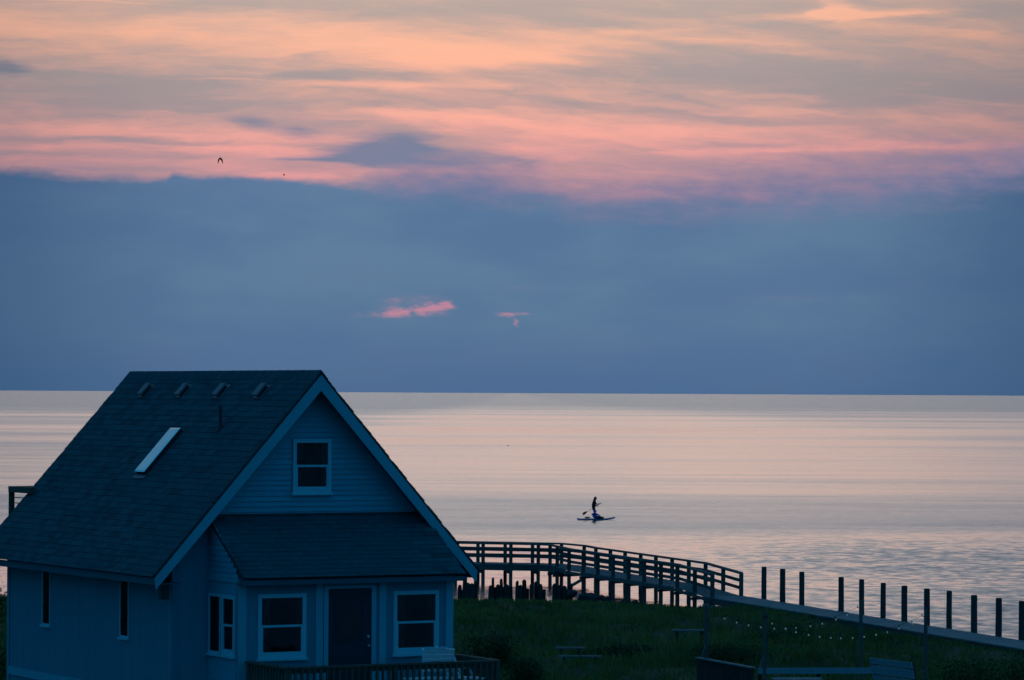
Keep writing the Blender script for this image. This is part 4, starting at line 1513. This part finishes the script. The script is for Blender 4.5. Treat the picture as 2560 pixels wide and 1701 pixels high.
def build_tree():
    x, y = -14.9, 96.0
    z = ground_z(x, y)
    t = empty('evergreen_tree', (x, y, z))
    tag(t, 'dark bushy evergreen behind the cottage at the left edge', 'tree')
    tr = MB().tube([(0, 0, -0.3), (0.05, 0, 0.8), (-0.05, 0.1, 1.6), (0.1, 0.0, 2.6)], [0.16, 0.13, 0.10, 0.04], 8)
    for k in range(8):
        a = k * 0.8
        zz = 0.8 + 0.2 * k
        tr.tube([(0, 0, zz), (0.6 * math.cos(a), 0.6 * math.sin(a), zz + 0.4), (1.1 * math.cos(a), 1.1 * math.sin(a), zz + 0.7)], [0.05, 0.03, 0.01], 5)
    tr.build('trunk', 'bark', t)
    blobs = [(0.9 * math.cos(k * 0.9), 0.9 * math.sin(k * 0.9), 0.9 + 0.24 * k, 0.75, 0.75, 0.55) for k in range(10)]
    blobs += [(0, 0, 3.2, 0.8, 0.8, 0.45), (1.0, 0, 0.7, 0.8, 0.8, 0.7), (0.6, 0, 2.6, 0.7, 0.7, 0.5)]
    leaf_mass('crown', t, blobs, 7000, 0.06)


build_tree()


# ------------------------------------------------------------------ paddler, child, board, birds
SUP = Vector((6.37, 270.0, 0.0))
SUP_RZ = R(24)          # the nose points right and a little away


def skin_body(name, joints, links, root, mat, parent=None, sub=1, fat=1.22):
    """One continuous body grown over a skeleton. joints: {name: (x, y, z, rx, ry)}"""
    names = list(joints)
    idx = {k: i for i, k in enumerate(names)}
    me = bpy.data.meshes.new(name)
    me.from_pydata([joints[k][:3] for k in names], [(idx[a], idx[b]) for a, b in links], [])
    o = bpy.data.objects.new(name, me)
    COL.objects.link(o)
    md = o.modifiers.new('skin', 'SKIN')
    md.use_smooth_shade = True
    for k in names:
        sv = me.skin_vertices[0].data[idx[k]]
        sv.radius = (joints[k][3] * fat, joints[k][4] * fat)
        sv.use_root = (k == root)
    ms = o.modifiers.new('sub', 'SUBSURF')
    ms.levels = sub
    ms.render_levels = sub
    dg = bpy.context.evaluated_depsgraph_get()
    ev = o.evaluated_get(dg)
    out = bpy.data.meshes.new_from_object(ev)
    bpy.data.objects.remove(o)
    out.materials.clear()
    out.materials.append(MATS[mat])
    r = bpy.data.objects.new(name, out)
    COL.objects.link(r)
    out.polygons.foreach_set('use_smooth', [True] * len(out.polygons))
    if parent is not None:
        r.parent = parent
    return r


def build_board():
    b = empty('paddleboard', SUP, SUP_RZ)
    tag(b, 'blue stand-up paddleboard with a raised nose on the calm water', 'paddleboard')
    n, m = 26, 8
    L, W = 3.15, 0.78
    vs, fs = [], []
    for i in range(n + 1):
        t = i / n
        x = -L / 2 + L * t
        wide = W / 2 * (max(0.0, 1 - abs(2 * t - 1) ** 2.6)) ** 0.55 * (1.0 - 0.12 * max(0, t - 0.6)) + 0.015
        rock = 0.15 * max(0, t - 0.62) ** 2 / 0.144 * 0.9 + 0.06 * max(0, 0.12 - t) / 0.12
        for j in range(m):
            a = 2 * math.pi * j / m
            cy, cz = math.cos(a), math.sin(a)
            vs.append((x, wide * (abs(cy) ** 0.7) * (1 if cy > 0 else -1), 0.045 + rock + 0.065 * (abs(cz) ** 0.8) * (1 if cz > 0 else -1)))
    for i in range(n):
        for j in range(m):
            a, c = i * m + j, i * m + (j + 1) % m
            fs.append((a, c, c + m, a + m))
    fs.append(tuple(reversed(range(m))))
    fs.append(tuple(range(n * m, n * m + m)))
    mesh_obj('hull', vs, fs, 'board_blue', b, smooth=True)
    pad = MB()
    pad.add([(-1.15, -0.27, 0.1135), (0.55, -0.30, 0.1135), (0.75, 0, 0.1135), (0.55, 0.30, 0.1135), (-1.15, 0.27, 0.1135)], [(0, 1, 2, 3, 4)])
    pad.build('deck_pad', 'board_deck', b)
    MB().add([(-1.3, -0.006, 0.0), (-1.1, -0.006, 0.0), (-1.32, -0.006, -0.22), (-1.3, 0.006, 0.0), (-1.1, 0.006, 0.0), (-1.32, 0.006, -0.22)],
             [(0, 1, 2), (5, 4, 3), (0, 3, 4, 1), (1, 4, 5, 2), (2, 5, 3, 0)]).build('fin', 'board_deck', b)
    MB().tube([(-0.72, 0.02, 0.12), (-0.70, 0.02, 0.17), (-0.68, 0.02, 0.12)], 0.018, 6).build('handle', 'board_deck', b)
    # small bundle lashed to the tail
    bag = empty('dry_bag', SUP + Vector((-0.72 * math.cos(SUP_RZ), -0.72 * math.sin(SUP_RZ), 0.118)), SUP_RZ)
    tag(bag, 'small dark bag lying on the tail of the paddleboard', 'bag')
    MB().tube([(-0.22, 0, 0.06), (-0.18, 0, 0.07), (0.0, 0.01, 0.085), (0.15, 0, 0.07), (0.19, 0, 0.06)], [0.02, 0.05, 0.06, 0.05, 0.02], 10).build('sack', 'dark_cloth', bag, smooth=True)
    MB().tube([(0.19, 0, 0.06), (0.24, 0, 0.07), (0.26, 0.02, 0.06)], [0.025, 0.03, 0.02], 8).build('roll_top', 'dark_cloth', bag, smooth=True)


build_board()


def build_paddler():
    """Standing, knees soft, leaning a little forward, both hands on the paddle. Built facing +x."""
    base = SUP + Vector((-0.16, 0.02, 0.114))
    p = empty('person', base, R(10))
    tag(p, 'standing person in dark top and shorts paddling, face turned right', 'person')
    J = {
        'pelvis': (-0.03, 0, 0.80, 0.115, 0.15), 'belly': (-0.035, 0, 0.92, 0.095, 0.125), 'chest': (0.0, 0, 1.10, 0.115, 0.155),
        'upper': (0.03, 0, 1.25, 0.10, 0.14), 'neck': (0.07, 0, 1.36, 0.05, 0.05), 'skull': (0.115, 0, 1.44, 0.075, 0.07),
        'head': (0.135, 0, 1.53, 0.098, 0.08), 'crown': (0.125, 0, 1.60, 0.07, 0.06),
        'shl': (0.04, 0.19, 1.27, 0.055, 0.055), 'ell': (0.25, 0.22, 1.05, 0.04, 0.04), 'wrl': (0.45, 0.14, 1.10, 0.028, 0.028), 'hal': (0.51, 0.09, 1.115, 0.035, 0.03),
        'shr': (0.04, -0.19, 1.27, 0.055, 0.055), 'elr': (0.05, -0.30, 1.02, 0.04, 0.04), 'wrr': (0.21, -0.16, 0.93, 0.028, 0.028), 'har': (0.26, -0.10, 0.935, 0.035, 0.03),
        'hipl': (-0.03, 0.10, 0.74, 0.09, 0.09), 'knl': (0.10, 0.15, 0.43, 0.055, 0.055), 'anl': (-0.02, 0.17, 0.08, 0.035, 0.035), 'tol': (0.14, 0.19, 0.03, 0.03, 0.04),
        'hipr': (-0.03, -0.10, 0.74, 0.09, 0.09), 'knr': (0.08, -0.15, 0.43, 0.055, 0.055), 'anr': (-0.04, -0.17, 0.08, 0.035, 0.035), 'tor': (0.12, -0.19, 0.03, 0.03, 0.04),
    }
    E = [('pelvis', 'belly'), ('belly', 'chest'), ('chest', 'upper'), ('upper', 'neck'), ('neck', 'skull'), ('skull', 'head'), ('head', 'crown'),
         ('upper', 'shl'), ('shl', 'ell'), ('ell', 'wrl'), ('wrl', 'hal'), ('upper', 'shr'), ('shr', 'elr'), ('elr', 'wrr'), ('wrr', 'har'),
         ('pelvis', 'hipl'), ('hipl', 'knl'), ('knl', 'anl'), ('anl', 'tol'), ('pelvis', 'hipr'), ('hipr', 'knr'), ('knr', 'anr'), ('anr', 'tor')]
    body = skin_body('body', J, E, 'pelvis', 'skin_dusk', p)
    me = body.data
    for nm in ('dark_cloth', 'hair'):
        me.materials.append(MATS[nm])
    for f in me.polygons:
        c = f.center
        arm = (c.x > 0.13 and c.z < 1.2 and c.z > 0.86) or (abs(c.y) > 0.26 and c.z < 1.12 and c.z > 0.86)
        if 0.55 < c.z < 1.34 and not arm:
            f.material_index = 1
    # hair: cap and a tail falling behind the neck
    hair = MB()
    hair.tube([(0.135, 0, 1.635), (0.11, 0, 1.62), (0.085, 0, 1.56), (0.05, 0, 1.46), (0.0, 0, 1.35), (-0.05, 0, 1.24), (-0.06, 0, 1.16)],
              [0.02, (0.075, 0.055), (0.095, 0.075), (0.09, 0.07), (0.075, 0.05), (0.055, 0.04), 0.012], 10)
    hair.build('hair', 'hair', p, smooth=True)
    # face details and fingers
    MB().tube([(0.222, 0, 1.545), (0.245, 0, 1.52), (0.225, 0, 1.505)], [0.008, 0.014, 0.008], 6).build('nose', 'skin_dusk', p, smooth=True)
    for sy in (-1, 1):
        MB().tube([(0.215, sy * 0.032, 1.55), (0.222, sy * 0.032, 1.55)], [0.010, 0.006], 6).build('eye', 'hair', p)
        MB().tube([(0.12, sy * 0.079, 1.53), (0.12, sy * 0.090, 1.53)], [0.025, 0.018], 7).build('ear', 'skin_dusk', p)
    MB().tube([(0.222, -0.025, 1.478), (0.227, 0, 1.476), (0.222, 0.025, 1.478)], 0.006, 5).build('mouth', 'hair', p)
    for (hx, hy, hz) in ((0.51, 0.09, 1.115), (0.26, -0.10, 0.935)):
        for k in range(4):
            yy = hy + (-0.03 + 0.02 * k)
            MB().tube([(hx + 0.005, yy, hz + 0.02), (hx + 0.04, yy, hz + 0.018), (hx + 0.048, yy, hz - 0.012), (hx + 0.02, yy, hz - 0.03 + 0.003 * k)], 0.009, 6).build('finger', 'skin_dusk', p, smooth=True)
        MB().tube([(hx - 0.01, hy + 0.03, hz), (hx + 0.01, hy + 0.045, hz - 0.018), (hx + 0.03, hy + 0.03, hz - 0.028)], 0.010, 6).build('thumb', 'skin_dusk', p, smooth=True)

    # paddle
    pd = empty('paddle', base, R(10))
    tag(pd, 'long paddle held low behind, its dark blade clear of the water', 'paddle')
    a, b = Vector((0.55, 0.06, 1.13)), Vector((-0.60, -0.36, 0.52))
    MB().tube([a, b], 0.015, 8).build('shaft', 'paddle_shaft', pd)
    MB().tube([a + Vector((0, -0.05, 0.01)), a + Vector((0, 0.05, 0.01))], 0.018, 8).build('grip', 'dark_cloth', pd)
    d = (b - a).normalized()
    u = Vector((0.3, 0, 1)).normalized()
    u = (u - d * u.dot(d)).normalized()
    nn = d.cross(u)
    out = []
    for (s, w) in ((0.0, 0.02), (0.08, 0.06), (0.20, 0.095), (0.32, 0.10), (0.40, 0.07), (0.43, 0.03)):
        out.append((b + d * s + u * w, b + d * s - u * w))
    vs = []
    for dn in (0.008, -0.008):
        for (q, r) in out:
            vs += [q + nn * dn, r + nn * dn]
    k = len(out)
    fs = []
    for i in range(k - 1):
        fs.append((2 * i, 2 * i + 1, 2 * i + 3, 2 * i + 2))
        o2 = 2 * k
        fs.append((o2 + 2 * i, o2 + 2 * i + 2, o2 + 2 * i + 3, o2 + 2 * i + 1))
        fs.append((2 * i, 2 * i + 2, o2 + 2 * i + 2, o2 + 2 * i))
        fs.append((2 * i + 1, o2 + 2 * i + 1, o2 + 2 * i + 3, 2 * i + 3))
    mesh_obj('blade', vs, fs, 'dark_cloth', pd)


build_paddler()


def build_child():
    """Sitting on the board in front of the paddler's legs, one arm reaching forward."""
    base = SUP + Vector((-0.13, -0.26, 0.114))
    c = empty('person', base, R(8))
    tag(c, 'small child in blue sitting on the board, one arm stretched forward', 'person')
    J = {
        'pelvis': (0, 0, 0.09, 0.10, 0.11), 'belly': (-0.01, 0, 0.19, 0.10, 0.11), 'chest': (0, 0, 0.30, 0.095, 0.115), 'upper': (0.01, 0, 0.36, 0.07, 0.09),
        'neck': (0.015, 0, 0.41, 0.04, 0.04), 'head': (0.03, 0, 0.50, 0.085, 0.078), 'crown': (0.025, 0, 0.565, 0.06, 0.055),
        'shl': (0.01, 0.12, 0.35, 0.04, 0.04), 'ell': (0.10, 0.17, 0.24, 0.03, 0.03), 'hal': (0.20, 0.13, 0.18, 0.025, 0.025),
        'shr': (0.02, -0.12, 0.36, 0.042, 0.042), 'elr': (0.20, -0.15, 0.29, 0.034, 0.034), 'wrr': (0.33, -0.15, 0.20, 0.026, 0.026), 'har': (0.38, -0.15, 0.16, 0.036, 0.03),
        'hil': (0.08, 0.09, 0.08, 0.07, 0.07), 'knl': (0.34, 0.14, 0.11, 0.05, 0.05), 'anl': (0.58, 0.12, 0.05, 0.035, 0.035), 'tol': (0.62, 0.12, 0.13, 0.03, 0.03),
        'hir': (0.08, -0.09, 0.08, 0.07, 0.07), 'knr': (0.34, -0.12, 0.10, 0.05, 0.05), 'anr': (0.58, -0.10, 0.05, 0.035, 0.035), 'tor': (0.62, -0.10, 0.13, 0.03, 0.03),
    }
    E = [('pelvis', 'belly'), ('belly', 'chest'), ('chest', 'upper'), ('upper', 'neck'), ('neck', 'head'), ('head', 'crown'),
         ('upper', 'shl'), ('shl', 'ell'), ('ell', 'hal'), ('upper', 'shr'), ('shr', 'elr'), ('elr', 'wrr'), ('wrr', 'har'),
         ('pelvis', 'hil'), ('hil', 'knl'), ('knl', 'anl'), ('anl', 'tol'), ('pelvis', 'hir'), ('hir', 'knr'), ('knr', 'anr'), ('anr', 'tor')]
    body = skin_body('body', J, E, 'pelvis', 'blue_cloth', c, fat=1.7)
    me = body.data
    me.materials.append(MATS['skin_dusk'])
    me.materials.append(MATS['dark_cloth'])
    for f in me.polygons:
        q = f.center
        if (q.z > 0.45 and q.x > 0.085) or (q.x > 0.30 and q.y < -0.13 and q.z > 0.14):
            f.material_index = 1
        elif q.x > 0.14 and q.z < 0.16:
            f.material_index = 2
    c.scale = (1.12, 1.12, 1.08)
    # sun hat in the same blue
    MB().tube([(0.03, 0, 0.535), (0.03, 0, 0.545), (0.028, 0, 0.575), (0.026, 0, 0.60), (0.026, 0, 0.612)], [0.125, 0.11, 0.088, 0.06, 0.01], 12).build('hat', 'blue_cloth', c, smooth=True)


build_child()


def build_bird(loc, rz, span, droop, label, roll=0.0):
    b = empty('gull', loc)
    b.rotation_euler = (0, roll, rz)
    tag(b, label, 'bird', 'birds over the sound')
    s = span
    MB().tube([(0, -0.22 * s, 0), (0, -0.16 * s, 0.005 * s), (0, 0, 0), (0, 0.14 * s, 0.01 * s), (0, 0.20 * s, 0.02 * s), (0, 0.25 * s, 0.012 * s)],
              [0.01 * s, 0.045 * s, 0.07 * s, 0.05 * s, 0.035 * s, 0.006 * s], 8).build('body', 'feather', b, smooth=True)
    for sx in (-1, 1):
        p = [(0.03 * s, 0.08 * s, 0.03 * s), (0.03 * s, -0.07 * s, 0.03 * s),
             (0.24 * s, 0.15 * s, 0.08 * s - 0.30 * droop * s), (0.24 * s, -0.12 * s, 0.08 * s - 0.30 * droop * s),
             (0.46 * s * (1 - 0.4 * droop), 0.02 * s, -0.60 * droop * s), (0.44 * s * (1 - 0.4 * droop), -0.05 * s, -0.60 * droop * s)]
        p = [(sx * x, y, z) for x, y, z in p]
        vs = p + [(x, y, z - 0.14 * s) for x, y, z in p]
        fs = [(0, 1, 3, 2), (2, 3, 5, 4), (6, 8, 9, 7), (8, 10, 11, 9), (0, 2, 8, 6), (2, 4, 10, 8), (1, 7, 9, 3), (3, 9, 11, 5), (4, 5, 11, 10)]
        m = MB().add(vs, fs)
        m.build('wing', 'feather', b)
    MB().add([(-0.03 * s, -0.2 * s, 0), (0.03 * s, -0.2 * s, 0), (0.06 * s, -0.34 * s, 0), (-0.06 * s, -0.34 * s, 0),
              (-0.03 * s, -0.2 * s, -0.012 * s), (0.03 * s, -0.2 * s, -0.012 * s), (0.06 * s, -0.34 * s, -0.01 * s), (-0.06 * s, -0.34 * s, -0.01 * s)],
             [(0, 1, 2, 3), (7, 6, 5, 4), (0, 4, 5, 1), (1, 5, 6, 2), (2, 6, 7, 3), (3, 7, 4, 0)]).build('tail', 'feather', b)


build_bird((-48.8, 600.0, 48.4), R(35), 1.5, 0.85, 'larger of two birds in the sky, wings bent down')
build_bird((-63.6, 1000.0, 70.0), R(80), 0.95, 0.7, 'smaller bird just above the blue cloud bank')
build_bird((-0.35, 360.0, 4.25), R(70), 0.30, 0.3, 'tiny bird skimming low over the water')
